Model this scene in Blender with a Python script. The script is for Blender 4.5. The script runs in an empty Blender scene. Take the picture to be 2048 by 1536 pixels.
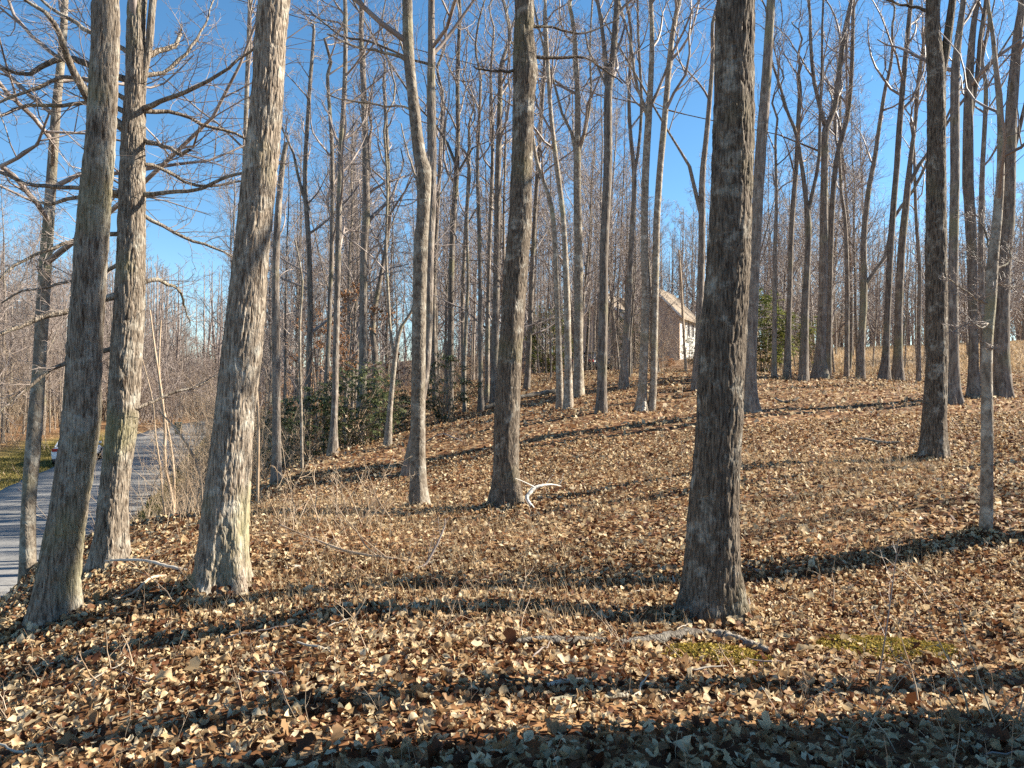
import bpy, math, random
import numpy as np
from mathutils import Vector, Matrix

random.seed(7)
RNG = np.random.default_rng(11)
S = bpy.context.scene
COL = S.collection

# ------------------------------------------------------------------ camera, sky, sun, exposure
EYE = 1.6
F = 1538.0            # focal length in photo pixels (2048 wide)
cam_data = bpy.data.cameras.new("camera")
cam_data.sensor_width = 36.0
cam_data.lens = 36.0 * F / 2048.0
cam_data.clip_start = 0.05
cam_data.clip_end = 3000
cam = bpy.data.objects.new("camera", cam_data)
COL.objects.link(cam)
cam.location = (0, 0, EYE)
cam.rotation_euler = (math.radians(90), 0, 0)
S.camera = cam

SUN_EL = math.radians(33)
SUN_AZ = math.radians(12)      # forward of due right (+x)
sdir = Vector((math.cos(SUN_EL) * math.cos(SUN_AZ), math.cos(SUN_EL) * math.sin(SUN_AZ), math.sin(SUN_EL)))
W = bpy.data.worlds.new("World")
S.world = W
W.use_nodes = True
wn = W.node_tree
bg = wn.nodes["Background"]
sky = wn.nodes.new("ShaderNodeTexSky")
sky.sky_type = 'NISHITA'
sky.sun_disc = False
sky.sun_elevation = SUN_EL
sky.sun_rotation = math.radians(90) - SUN_AZ
sky.altitude = 900
sky.air_density = 1.0
sky.dust_density = 0.15
sky.ozone_density = 3.0
hs = wn.nodes.new("ShaderNodeHueSaturation")
hs.inputs['Saturation'].default_value = 1.17
hs.inputs['Hue'].default_value = 0.493
wn.links.new(sky.outputs[0], hs.inputs['Color'])
wn.links.new(hs.outputs[0], bg.inputs[0])
bg.inputs[1].default_value = 0.068

sun_data = bpy.data.lights.new("sun", 'SUN')
sun_data.energy = 5.0
sun_data.angle = math.radians(0.5)
sun_data.color = (1.0, 0.91, 0.76)
sun = bpy.data.objects.new("sun", sun_data)
COL.objects.link(sun)
sun.location = (40, 12, 40)
sun.rotation_euler = (-sdir).to_track_quat('-Z', 'Y').to_euler()

S.view_settings.view_transform = 'Standard'
S.view_settings.look = 'None'
S.view_settings.exposure = 1.6
S.view_settings.gamma = 1.0
S.view_settings.use_curve_mapping = False
S.render.engine = 'CYCLES'
S.cycles.max_bounces = 5
S.cycles.diffuse_bounces = 3
S.cycles.glossy_bounces = 2
S.cycles.transmission_bounces = 3
S.cycles.use_denoising = False

# ------------------------------------------------------------------ helpers
def at(u, v, d):
    """photo pixel (2048 x 1536) at real depth d -> point in the world"""
    return np.array([(u - 1024.0) / F * d, d, EYE + (768.0 - v) / F * d])

def tag(o, label=None, cat=None, group=None, kind=None):
    if label: o["label"] = label
    if cat: o["category"] = cat
    if group: o["group"] = group
    if kind: o["kind"] = kind
    return o

def empty(name, loc, rz=0.0):
    o = bpy.data.objects.new(name, None)
    o.empty_display_size = 0.2
    COL.objects.link(o)
    o.location = loc
    o.rotation_euler = (0, 0, rz)
    return o

def mesh_np(name, verts, quads=None, tris=None, smooth=False, attrs=None):
    me = bpy.data.meshes.new(name)
    verts = np.asarray(verts, np.float32).reshape(-1, 3)
    nq = 0 if quads is None else len(quads)
    nt = 0 if tris is None else len(tris)
    me.vertices.add(len(verts))
    me.vertices.foreach_set("co", verts.ravel())
    idx = []
    if nq: idx.append(np.asarray(quads, np.int32).ravel())
    if nt: idx.append(np.asarray(tris, np.int32).ravel())
    idx = np.concatenate(idx) if idx else np.zeros(0, np.int32)
    me.loops.add(len(idx))
    me.loops.foreach_set("vertex_index", idx)
    me.polygons.add(nq + nt)
    starts = np.concatenate([np.arange(nq, dtype=np.int32) * 4, nq * 4 + np.arange(nt, dtype=np.int32) * 3])
    me.polygons.foreach_set("loop_start", starts.astype(np.int32))
    me.polygons.foreach_set("use_smooth", np.full(nq + nt, smooth, dtype=bool))
    if attrs:
        for k, a in attrs.items():
            at_ = me.attributes.new(k, 'FLOAT', 'POINT')
            at_.data.foreach_set("value", np.asarray(a, np.float32))
    me.update(calc_edges=True)
    return me

def obj(name, me, mat=None, parent=None, loc=None):
    o = bpy.data.objects.new(name, me)
    COL.objects.link(o)
    if mat is not None and not me.materials:
        for m in (mat if isinstance(mat, (list, tuple)) else [mat]):
            me.materials.append(m)
    if parent is not None: o.parent = parent
    if loc is not None: o.location = loc
    return o

class MB:
    """collects simple solids into one mesh"""
    def __init__(self): self.v = []; self.f = []
    def add(self, vs, fs):
        b = len(self.v)
        self.v += [tuple(p) for p in vs]
        self.f += [tuple(i + b for i in f) for f in fs]
        return self
    def box(self, x0, x1, y0, y1, z0, z1, M=None):
        vs = [(x, y, z) for z in (z0, z1) for y in (y0, y1) for x in (x0, x1)]
        if M is not None: vs = [tuple(M @ Vector(p)) for p in vs]
        return self.add(vs, [(0, 2, 3, 1), (4, 5, 7, 6), (0, 1, 5, 4), (2, 6, 7, 3), (0, 4, 6, 2), (1, 3, 7, 5)])
    def prism(self, poly, a0, a1, axis='y'):
        n = len(poly)
        if axis == 'y': vs = [(p[0], a0, p[1]) for p in poly] + [(p[0], a1, p[1]) for p in poly]
        elif axis == 'x': vs = [(a0, p[0], p[1]) for p in poly] + [(a1, p[0], p[1]) for p in poly]
        else: vs = [(p[0], p[1], a0) for p in poly] + [(p[0], p[1], a1) for p in poly]
        fs = [tuple(range(n))[::-1], tuple(range(n, 2 * n))] + [(i, (i + 1) % n, n + (i + 1) % n, n + i) for i in range(n)]
        return self.add(vs, fs)
    def cyl(self, c, r, h, axis='x', n=20):
        ps = [(r * math.cos(2 * math.pi * k / n), r * math.sin(2 * math.pi * k / n)) for k in range(n)]
        if axis == 'x': return self.prism([(c[1] + a, c[2] + b) for a, b in ps], c[0] - h / 2, c[0] + h / 2, 'x')
        if axis == 'y': return self.prism([(c[0] + a, c[2] + b) for a, b in ps], c[1] - h / 2, c[1] + h / 2, 'y')
        return self.prism([(c[0] + a, c[1] + b) for a, b in ps], c[2] - h / 2, c[2] + h / 2, 'z')
    def build(self, name, mat, parent=None, bevel=0.0, smooth=False):
        me = bpy.data.meshes.new(name)
        me.from_pydata(self.v, [], self.f)
        me.update()
        import bmesh
        bm = bmesh.new(); bm.from_mesh(me)
        bmesh.ops.recalc_face_normals(bm, faces=bm.faces)
        if bevel > 0:
            bmesh.ops.bevel(bm, geom=list(bm.edges), offset=bevel, segments=2, affect='EDGES', profile=0.6)
        bm.to_mesh(me); bm.free()
        if smooth:
            me.polygons.foreach_set("use_smooth", np.ones(len(me.polygons), dtype=bool))
        return obj(name, me, mat, parent)

# ---- noise
def _hash(ix, iy, iz, seed):
    h = (ix.astype(np.int64) * 374761393 + iy.astype(np.int64) * 668265263 + iz.astype(np.int64) * 2147483647 + seed * 974711) & 0xffffffff
    h = ((h ^ (h >> 13)) * 1274126177) & 0xffffffff
    h = h ^ (h >> 16)
    h = (h * 2246822519) & 0xffffffff
    return ((h ^ (h >> 15)) & 0xffff) / 65535.0

def vnoise(x, y, z, seed=0):
    x, y, z = np.broadcast_arrays(np.asarray(x, float), np.asarray(y, float), np.asarray(z, float))
    ix, iy, iz = np.floor(x), np.floor(y), np.floor(z)
    fx, fy, fz = x - ix, y - iy, z - iz
    fx, fy, fz = [t * t * (3 - 2 * t) for t in (fx, fy, fz)]
    r = 0
    for dx in (0, 1):
        for dy in (0, 1):
            for dz in (0, 1):
                w = (fx if dx else 1 - fx) * (fy if dy else 1 - fy) * (fz if dz else 1 - fz)
                r = r + w * _hash(ix + dx, iy + dy, iz + dz, seed)
    return r

# ------------------------------------------------------------------ terrain height
ROAD_Z = -2.7
ROAD = np.array([(-16, -40), (-12.5, -20), (-11.3, -5), (-11.0, 5), (-11.4, 12), (-13.2, 18), (-16.6, 28.5), (-20, 38.4),
                 (-24, 50), (-29.2, 66), (-33.0, 80), (-35.0, 95), (-34, 112), (-28, 135), (-10, 170)], float)
def _dense(P, n=12):
    t = np.arange(len(P)); tt = np.linspace(0, len(P) - 1, (len(P) - 1) * n + 1)
    P2 = np.column_stack([np.interp(tt, t, P[:, k]) for k in range(P.shape[1])])
    for _ in range(n):
        P2[1:-1] = (P2[:-2] + 2 * P2[1:-1] + P2[2:]) / 4
    return P2
ROADP = _dense(ROAD)
ROAD_W = 3.0
def road_z(y): return ROAD_Z - 0.006 * np.clip(np.asarray(y, float) - 60, 0, 100)

_cp = []
for u, v, d in [(1024, 1536, 3.2), (300, 1536, 3.15), (1900, 1536, 3.3), (108, 1262, 6.0), (220, 1148, 8.0), (57, 1140, 10), (440, 1195, 6.5), (1425, 1232, 6.0), (1012, 1020, 11),
                (837, 1024, 12), (812, 950, 16), (553, 967, 16.5), (666, 908, 20), (775, 890, 20), (961, 821, 26), (974, 806, 27.5),
                (1053, 780, 30), (1203, 826, 20), (1283, 820, 21), (1120, 815, 23), (1157, 794, 25), (1247, 773, 26),
                (1502, 828, 18.6), (1866, 914, 13), (1971, 1074, 8), (1911, 808, 19), (1948, 794, 20), (2006, 797, 20),
                (1640, 757, 28), (1720, 757, 30), (1795, 765, 29), (1320, 737, 45), (1300, 725, 75), (1900, 692, 75), (1900, 737, 45), (1560, 745, 36),
                (900, 790, 35), (700, 795, 40), (600, 805, 40), (480, 835, 40), (650, 1040, 10.5), (1700, 1000, 9.5), (330, 810, 110), (700, 760, 110), (1200, 715, 110), (1900, 690, 120)]:
    _cp.append(at(u, v, d))
for p in [(0, 0, 0), (3, 0, .12), (-3, 0, -.15), (0, -8, .2), (-6, -4, -.9), (8, -3, .5), (12, 8, .9), (18, 16, 1.6), (30, 20, 2.6), (40, 45, 4.0),
          (-45, 40, -2.2), (-60, 70, -1.0), (-80, 20, -3), (-32, 30, -2.6), (-30, 10, -3), (-100, 100, 1), (-60, 130, 2), (60, 110, 7), (100, 60, 7), (120, 0, 5), (0, -60, 0), (-80, -60, -5), (80, -60, 4),
          (0, 200, 6), (120, 200, 9), (-140, 200, 4), (300, 300, 10), (-300, 300, 4), (300, -200, 4), (-300, -200, -5), (0, 380, 9), (0, -250, 0)]:
    _cp.append(np.array(p, float))
for x, y in ROADP[::6]:
    if -25 < y < 110:
        i = np.argmin(abs(ROADP[:, 1] - y)); t = ROADP[min(i + 1, len(ROADP) - 1)] - ROADP[max(i - 1, 0)]
        n = np.array([t[1], -t[0]]) / np.hypot(*t)
        for s in (-3.6, 3.4):
            q = np.array([x, y]) + n * s
            _cp.append(np.array([q[0], q[1], float(road_z(y)) - 0.02]))
CP = np.array(_cp)
_sc = 50.0
def _phi(r2): return 0.5 * r2 * np.log(r2 + 1e-12)
_P = CP[:, :2] / _sc
_n = len(_P)
_r2 = ((_P[:, None] - _P[None]) ** 2).sum(-1)
_A = np.zeros((_n + 3, _n + 3))
_A[:_n, :_n] = _phi(_r2) + np.eye(_n) * 2e-5
_A[:_n, _n] = 1; _A[:_n, _n + 1:] = _P; _A[_n, :_n] = 1; _A[_n + 1:, :_n] = _P.T
_w = np.linalg.solve(_A, np.concatenate([CP[:, 2], np.zeros(3)]))

def road_dist(x, y):
    """signed distance to the road centre line (positive to the right), and the y of the nearest point"""
    x = np.asarray(x, float).ravel(); y = np.asarray(y, float).ravel()
    best = np.full(len(x), 1e9); sgn = np.ones(len(x)); yy = np.zeros(len(x))
    R = ROADP[::2]
    for a, b in zip(R[:-1], R[1:]):
        ab = b - a; L2 = ab @ ab
        t = np.clip(((x - a[0]) * ab[0] + (y - a[1]) * ab[1]) / L2, 0, 1)
        dx, dy = x - (a[0] + t * ab[0]), y - (a[1] + t * ab[1])
        d = np.hypot(dx, dy)
        m = d < best
        best[m] = d[m]; sgn[m] = np.sign(dx * ab[1] - dy * ab[0])[m]; yy[m] = (a[1] + t * ab[1])[m]
    return best * sgn, yy

def H(x, y, micro=True):
    x = np.asarray(x, float); y = np.asarray(y, float)
    shp = np.broadcast(x, y).shape
    xf = np.broadcast_to(x, shp).ravel(); yf = np.broadcast_to(y, shp).ravel()
    out = np.zeros(len(xf))
    for i in range(0, len(xf), 20000):
        q = np.column_stack([xf[i:i + 20000], yf[i:i + 20000]]) / _sc
        r2 = ((q[:, None] - _P[None]) ** 2).sum(-1)
        out[i:i + 20000] = _phi(r2) @ _w[:_n] + _w[_n] + q @ _w[_n + 1:]
    if micro:
        out = out + (vnoise(xf * 0.9, yf * 0.9, 0, 3) - .5) * 0.10 + (vnoise(xf * 0.3, yf * 0.3, 0, 6) - .5) * 0.16 + (vnoise(xf * 2.7, yf * 2.7, 0, 4) - .5) * 0.04
    rd, ry = road_dist(xf, yf)
    k = np.clip((np.abs(rd) - 3.3) / 2.2, 0, 1); k = k * k * (3 - 2 * k)
    out = out * k + (road_z(ry) - 0.03) * (1 - k)
    return out.reshape(shp)
def h1(x, y): return float(H(np.array([x]), np.array([y]))[0])

# ------------------------------------------------------------------ materials
def new_mat(name):
    m = bpy.data.materials.new(name); m.use_nodes = True
    nt = m.node_tree
    return m, nt, nt.nodes["Principled BSDF"], nt.nodes["Material Output"]
def N(nt, t, **kw):
    n = nt.nodes.new(t)
    for k, v in kw.items():
        if k == 'inp':
            for a, b in v.items(): n.inputs[a].default_value = b
        else: setattr(n, k, v)
    return n
def ramp(nt, stops, interp='LINEAR'):
    r = nt.nodes.new("ShaderNodeValToRGB"); e = r.color_ramp.elements
    r.color_ramp.interpolation = interp
    while len(e) < len(stops): e.new(0.5)
    for i, (p, c) in enumerate(stops):
        e[i].position = p; e[i].color = (*c, 1)
    return r

def plain(name, col, rough=0.6, spec=0.3, metal=0.0):
    m, nt, b, o = new_mat(name)
    b.inputs['Roughness'].default_value = rough; b.inputs['Metallic'].default_value = metal
    b.inputs['Specular IOR Level'].default_value = spec
    tc = N(nt, "ShaderNodeTexCoord")
    ns = N(nt, "ShaderNodeTexNoise", inp={'Scale': 6.0, 'Detail': 5.0})
    nt.links.new(tc.outputs['Object'], ns.inputs['Vector'])
    r = ramp(nt, [(0.3, tuple(c * 0.85 for c in col)), (0.7, tuple(min(1, c * 1.1) for c in col))])
    nt.links.new(ns.outputs[0], r.inputs[0]); nt.links.new(r.outputs[0], b.inputs['Base Color'])
    return m

def bark(name, dark, mid, lichen, lichen_amt=0.5, scale=1.0, bump=0.6, stretch=0.16):
    m, nt, b, o = new_mat(name)
    tc = N(nt, "ShaderNodeTexCoord"); oi = N(nt, "ShaderNodeObjectInfo")
    off = N(nt, "ShaderNodeVectorMath", operation='ADD')
    mul = N(nt, "ShaderNodeMath", operation='MULTIPLY', inp={1: 37.0})
    nt.links.new(oi.outputs['Random'], mul.inputs[0])
    nt.links.new(tc.outputs['Object'], off.inputs[0]); nt.links.new(mul.outputs[0], off.inputs[1])
    mp = N(nt, "ShaderNodeMapping"); mp.inputs['Scale'].default_value = (1, 1, stretch)
    nt.links.new(off.outputs[0], mp.inputs['Vector'])
    n1 = N(nt, "ShaderNodeTexNoise", inp={'Scale': 38.0 * scale, 'Detail': 6.0, 'Roughness': 0.65, 'Distortion': 0.4})
    nt.links.new(mp.outputs[0], n1.inputs['Vector'])
    v1 = N(nt, "ShaderNodeTexVoronoi", inp={'Scale': 34.0 * scale, 'Randomness': 1.0}); v1.feature = 'DISTANCE_TO_EDGE'
    nt.links.new(mp.outputs[0], v1.inputs['Vector'])
    n2 = N(nt, "ShaderNodeTexNoise", inp={'Scale': 5.0, 'Detail': 7.0, 'Roughness': 0.7})
    nt.links.new(off.outputs[0], n2.inputs['Vector'])
    n3 = N(nt, "ShaderNodeTexNoise", inp={'Scale': 1.1, 'Detail': 3.0})
    nt.links.new(off.outputs[0], n3.inputs['Vector'])
    r1 = ramp(nt, [(0.36, dark), (0.62, mid)])
    nt.links.new(n1.outputs[0], r1.inputs[0])
    rl = ramp(nt, [(0.58 - 0.12 * lichen_amt, (0, 0, 0)), (0.70 - 0.10 * lichen_amt, (1, 1, 1))])
    nt.links.new(n2.outputs[0], rl.inputs[0])
    lf = N(nt, "ShaderNodeMath", operation='MULTIPLY', inp={1: 0.3 + 0.5 * lichen_amt})
    nt.links.new(rl.outputs[0], lf.inputs[0])
    mx = N(nt, "ShaderNodeMix", data_type='RGBA'); mx.inputs[7].default_value = (*lichen, 1)
    nt.links.new(lf.outputs[0], mx.inputs[0]); nt.links.new(r1.outputs[0], mx.inputs[6])
    # moss tint in patches
    rm = ramp(nt, [(0.56, (0, 0, 0)), (0.72, (.55, .55, .55))])
    nt.links.new(n3.outputs[0], rm.inputs[0])
    mm = N(nt, "ShaderNodeMix", data_type='RGBA'); mm.inputs[7].default_value = (mid[0] * .85, mid[1] * .95, mid[2] * .62, 1)
    nt.links.new(rm.outputs[0], mm.inputs[0]); nt.links.new(mx.outputs[2], mm.inputs[6])
    hv = N(nt, "ShaderNodeHueSaturation")
    vm = N(nt, "ShaderNodeMapRange", inp={3: 0.75, 4: 1.25})
    nt.links.new(oi.outputs['Random'], vm.inputs[0]); nt.links.new(vm.outputs[0], hv.inputs['Value'])
    nt.links.new(mm.outputs[2], hv.inputs['Color']); nt.links.new(hv.outputs[0], b.inputs['Base Color'])
    b.inputs['Roughness'].default_value = 0.85; b.inputs['Specular IOR Level'].default_value = 0.2
    mn = N(nt, "ShaderNodeMath", operation='MINIMUM', inp={1: 0.16})
    nt.links.new(v1.outputs['Distance'], mn.inputs[0])
    ms = N(nt, "ShaderNodeMath", operation='MULTIPLY_ADD', inp={1: 4.0})
    nt.links.new(mn.outputs[0], ms.inputs[0]); nt.links.new(n1.outputs[0], ms.inputs[2])
    bp = N(nt, "ShaderNodeBump", inp={'Strength': bump, 'Distance': 0.016})
    nt.links.new(ms.outputs[0], bp.inputs['Height']); nt.links.new(bp.outputs[0], b.inputs['Normal'])
    return m

M_BARK = bark("furrowed_bark", (.075, .052, .036), (.36, .30, .235), (.56, .53, .45), 0.5, 1.2, 0.8, 0.15)
M_BARKD = bark("dark_bark", (.04, .028, .02), (.205, .165, .125), (.56, .53, .45), 0.4, 1.2, 0.9, 0.15)
M_SMOOTH = bark("smooth_bark", (.13, .10, .075), (.33, .28, .22), (.56, .53, .45), 0.6, 0.5, 0.35, 0.6)
M_FAR = bark("grey_bark", (.095, .074, .06), (.28, .235, .195), (.44, .41, .35), 0.45, 0.5, 0.6)

def twig_mat(name, a, b_):
    m, nt, b, o = new_mat(name)
    tc = N(nt, "ShaderNodeTexCoord"); ns = N(nt, "ShaderNodeTexNoise", inp={'Scale': 1.7, 'Detail': 3.0})
    nt.links.new(tc.outputs['Object'], ns.inputs['Vector'])
    r = ramp(nt, [(0.35, a), (0.65, b_)])
    nt.links.new(ns.outputs[0], r.inputs[0]); nt.links.new(r.outputs[0], b.inputs['Base Color'])
    b.inputs['Roughness'].default_value = 0.55; b.inputs['Specular IOR Level'].default_value = 0.35
    return m
M_TWIG = twig_mat("twig_bark", (.17, .13, .11), (.36, .30, .265))
M_BRUSH = twig_mat("brush_stems", (.27, .185, .115), (.52, .40, .28))
M_BLEACH = twig_mat("bone_white_wood", (.48, .45, .40), (.70, .67, .61))
M_PALEWOOD = twig_mat("bleached_wood", (.30, .255, .20), (.56, .50, .42))
M_LOGD = bark("grey_log_bark", (.045, .036, .028), (.20, .175, .145), (.36, .34, .30), 0.5, 0.8, 0.8, 1.0)
M_LOG = bark("rotting_log_bark", (.10, .08, .06), (.30, .26, .21), (.46, .43, .37), 0.5, 0.8, 0.5, 1.0)

def leaf_mat(name, stops, trans=0.35, rough=0.5, spec=0.4):
    m, nt, b, o = new_mat(name)
    a = N(nt, "ShaderNodeAttribute", attribute_name="tint")
    r = ramp(nt, stops)
    nt.links.new(a.outputs['Fac'], r.inputs[0])
    tc = N(nt, "ShaderNodeTexCoord"); ns = N(nt, "ShaderNodeTexNoise", inp={'Scale': 55.0, 'Detail': 4.0})
    nt.links.new(tc.outputs['Object'], ns.inputs['Vector'])
    vm = N(nt, "ShaderNodeMapRange", inp={1: .3, 2: .7, 3: 0.7, 4: 1.2}); nt.links.new(ns.outputs[0], vm.inputs[0])
    hv = N(nt, "ShaderNodeHueSaturation"); nt.links.new(vm.outputs[0], hv.inputs['Value']); nt.links.new(r.outputs[0], hv.inputs['Color'])
    nt.links.new(hv.outputs[0], b.inputs['Base Color'])
    b.inputs['Roughness'].default_value = rough; b.inputs['Specular IOR Level'].default_value = spec
    tr = N(nt, "ShaderNodeBsdfTranslucent"); nt.links.new(hv.outputs[0], tr.inputs['Color'])
    mx = N(nt, "ShaderNodeMixShader"); mx.inputs[0].default_value = trans
    nt.links.new(b.outputs[0], mx.inputs[1]); nt.links.new(tr.outputs[0], mx.inputs[2]); nt.links.new(mx.outputs[0], o.inputs['Surface'])
    return m
LITTER_STOPS = [(0.0, (.06, .023, .011)), (0.2, (.14, .058, .027)), (0.38, (.26, .14, .066)), (0.58, (.43, .29, .155)), (0.8, (.60, .46, .275)), (1.0, (.68, .57, .39))]
M_LITTER = leaf_mat("dry_leaf", LITTER_STOPS, 0.30, 0.6, 0.18)
M_RHODO = leaf_mat("evergreen_leaf", [(0, (.05, .07, .028)), (.5, (.12, .145, .065)), (.85, (.21, .23, .11)), (1, (.34, .34, .18))], 0.38, 0.3, 0.7)
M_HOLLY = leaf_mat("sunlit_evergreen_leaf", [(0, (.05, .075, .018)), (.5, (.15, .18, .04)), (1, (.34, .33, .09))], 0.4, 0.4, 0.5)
M_BEECH = leaf_mat("withered_beech_leaf", [(0, (.30, .14, .06)), (.5, (.48, .26, .13)), (1, (.62, .40, .24))], 0.45, 0.6, 0.2)
M_GRASS = leaf_mat("winter_grass", [(0, (.10, .10, .02)), (.5, (.20, .17, .05)), (1, (.34, .26, .10))], 0.3, 0.6, 0.2)
M_FIELD = leaf_mat("golden_grass", [(0, (.32, .21, .12)), (.5, (.46, .33, .19)), (1, (.58, .46, .29))], 0.25, 0.7, 0.2)
M_MOSS = leaf_mat("moss_cushion", [(0, (.18, .14, .03)), (.5, (.36, .27, .06)), (1, (.54, .41, .13))], 0.2, 0.9, 0.1)

# ground
M_GROUND, nt, b, o = new_mat("forest_floor")
geo = N(nt, "ShaderNodeNewGeometry")
n1 = N(nt, "ShaderNodeTexVoronoi", inp={'Scale': 13.0, 'Randomness': 1.0})
nt.links.new(geo.outputs['Position'], n1.inputs['Vector'])
sp = N(nt, "ShaderNodeSeparateColor"); nt.links.new(n1.outputs['Color'], sp.inputs[0])
r1 = ramp(nt, [(0.0, (.05, .022, .012)), (0.35, (.14, .06, .025)), (0.6, (.27, .135, .06)), (0.85, (.42, .26, .13)), (1.0, (.58, .42, .25))])
nt.links.new(sp.outputs[0], r1.inputs[0])
nb = N(nt, "ShaderNodeTexNoise", inp={'Scale': 0.45, 'Detail': 4.0}); nt.links.new(geo.outputs['Position'], nb.inputs['Vector'])
vm = N(nt, "ShaderNodeMapRange", inp={1: .3, 2: .7, 3: .55, 4: .95}); nt.links.new(nb.outputs[0], vm.inputs[0])
hv = N(nt, "ShaderNodeHueSaturation"); nt.links.new(vm.outputs[0], hv.inputs['Value']); nt.links.new(r1.outputs[0], hv.inputs['Color'])
af = N(nt, "ShaderNodeAttribute", attribute_name="field"); ag = N(nt, "ShaderNodeAttribute", attribute_name="verge")
ng = N(nt, "ShaderNodeTexNoise", inp={'Scale': 3.0, 'Detail': 8.0, 'Roughness': .7}); nt.links.new(geo.outputs['Position'], ng.inputs['Vector'])
rf = ramp(nt, [(.3, (.24, .15, .08)), (.5, (.40, .28, .16)), (.7, (.52, .40, .25))]); nt.links.new(ng.outputs[0], rf.inputs[0])
rg = ramp(nt, [(.3, (.09, .08, .02)), (.5, (.20, .16, .045)), (.7, (.32, .24, .09))]); nt.links.new(ng.outputs[0], rg.inputs[0])
m1 = N(nt, "ShaderNodeMix", data_type='RGBA'); nt.links.new(af.outputs['Fac'], m1.inputs[0]); nt.links.new(hv.outputs[0], m1.inputs[6]); nt.links.new(rf.outputs[0], m1.inputs[7])
m2 = N(nt, "ShaderNodeMix", data_type='RGBA'); nt.links.new(ag.outputs['Fac'], m2.inputs[0]); nt.links.new(m1.outputs[2], m2.inputs[6]); nt.links.new(rg.outputs[0], m2.inputs[7])
nt.links.new(m2.outputs[2], b.inputs['Base Color']); b.inputs['Roughness'].default_value = 0.9
b.inputs['Specular IOR Level'].default_value = 0.15
bp = N(nt, "ShaderNodeBump", inp={'Strength': 0.9, 'Distance': 0.05}); nt.links.new(sp.outputs[1], bp.inputs['Height']); nt.links.new(bp.outputs[0], b.inputs['Normal'])

M_ROAD, nt, b, o = new_mat("worn_asphalt")
geo = N(nt, "ShaderNodeNewGeometry")
n1 = N(nt, "ShaderNodeTexNoise", inp={'Scale': 9.0, 'Detail': 9.0}); nt.links.new(geo.outputs['Position'], n1.inputs['Vector'])
n2 = N(nt, "ShaderNodeTexNoise", inp={'Scale': 0.5, 'Detail': 6.0}); nt.links.new(geo.outputs['Position'], n2.inputs['Vector'])
r1 = ramp(nt, [(.3, (.15, .145, .14)), (.7, (.215, .21, .20))]); nt.links.new(n1.outputs[0], r1.inputs[0])
vm = N(nt, "ShaderNodeMapRange", inp={1: .3, 2: .7, 3: .75, 4: 1.15}); nt.links.new(n2.outputs[0], vm.inputs[0])
hv = N(nt, "ShaderNodeHueSaturation"); nt.links.new(vm.outputs[0], hv.inputs['Value']); nt.links.new(r1.outputs[0], hv.inputs['Color']); nt.links.new(hv.outputs[0], b.inputs['Base Color'])
b.inputs['Roughness'].default_value = .8
bp = N(nt, "ShaderNodeBump", inp={'Strength': 0.15, 'Distance': 0.006}); nt.links.new(n1.outputs[0], bp.inputs['Height']); nt.links.new(bp.outputs[0], b.inputs['Normal'])

M_BRICK, nt, b, o = new_mat("brown_brick")
tc = N(nt, "ShaderNodeTexCoord"); mp = N(nt, "ShaderNodeMapping"); mp.inputs['Rotation'].default_value = (math.radians(90), 0, 0)
nt.links.new(tc.outputs['Object'], mp.inputs['Vector'])
bt = N(nt, "ShaderNodeTexBrick", inp={'Scale': 4.6, 'Color1': (.56, .41, .30, 1), 'Color2': (.47, .335, .24, 1), 'Mortar': (.55, .48, .40, 1), 'Mortar Size': .018})
nt.links.new(mp.outputs[0], bt.inputs['Vector']); nt.links.new(bt.outputs[0], b.inputs['Base Color']); b.inputs['Roughness'].default_value = .9
M_WHITE = plain("white_painted_siding", (.62, .61, .58), .6)
M_SHINGLE = plain("weathered_tan_shingle", (.25, .20, .15), .9)
M_GLASS = plain("window_glass", (.03, .035, .045), .08, .6)
M_PAINT = plain("white_car_paint", (.72, .73, .75), .25, .6)
M_DARKPAINT = plain("dark_car_paint", (.03, .035, .04), .25, .6)
M_BLACK = plain("black_rubber", (.025, .025, .027), .7)
M_TRIM = plain("dark_plastic", (.04, .04, .045), .5)
M_RED = plain("red_lamp_lens", (.45, .02, .02), .2, .6)
M_RIM = plain("alloy_rim", (.5, .5, .52), .35, .5, .8)
M_GREENBIN = plain("dark_green_plastic", (.02, .05, .04), .5)

# ------------------------------------------------------------------ ground and road
def spaced(lo, hi, n, k):
    t = np.linspace(np.arcsinh(lo / k), np.arcsinh(hi / k), n)
    return np.sinh(t) * k
gx = spaced(-420, 420, 270, 7.0)
gy = spaced(-250, 420, 270, 7.0)
GX, GY = np.meshgrid(gx, gy)
GZ = H(GX, GY)
ny, nx = GX.shape
ii = np.arange(ny * nx).reshape(ny, nx)
quads = np.stack([ii[:-1, :-1], ii[:-1, 1:], ii[1:, 1:], ii[1:, :-1]], -1).reshape(-1, 4)
rd, ry = road_dist(GX.ravel(), GY.ravel())
wob = (vnoise(GX.ravel() * .5, GY.ravel() * .5, 0, 8) - .5) * 1.5
def sstep(a, b_, x):
    t = np.clip((x - a) / (b_ - a), 0, 1); return t * t * (3 - 2 * t)
left_w = sstep(-9 , -6.5, rd + wob)
verge = left_w * sstep(4.6, 3.2, rd + wob * .6) * sstep(75, 60, GY.ravel())
fieldm = sstep(34, 39, GY.ravel() - 0.25 * (GX.ravel() - 12) + wob) * sstep(13, 18, GX.ravel() - 0.06 * GY.ravel() + wob * 2) * sstep(110, 95, GY.ravel())
ground = obj("ground", mesh_np("ground", np.column_stack([GX.ravel(), GY.ravel(), GZ.ravel()]), quads, smooth=True,
             attrs={"field": fieldm, "verge": verge}), M_GROUND)
tag(ground, kind="structure", label="hillside floor of brown leaf mould falling away to the road")

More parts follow.
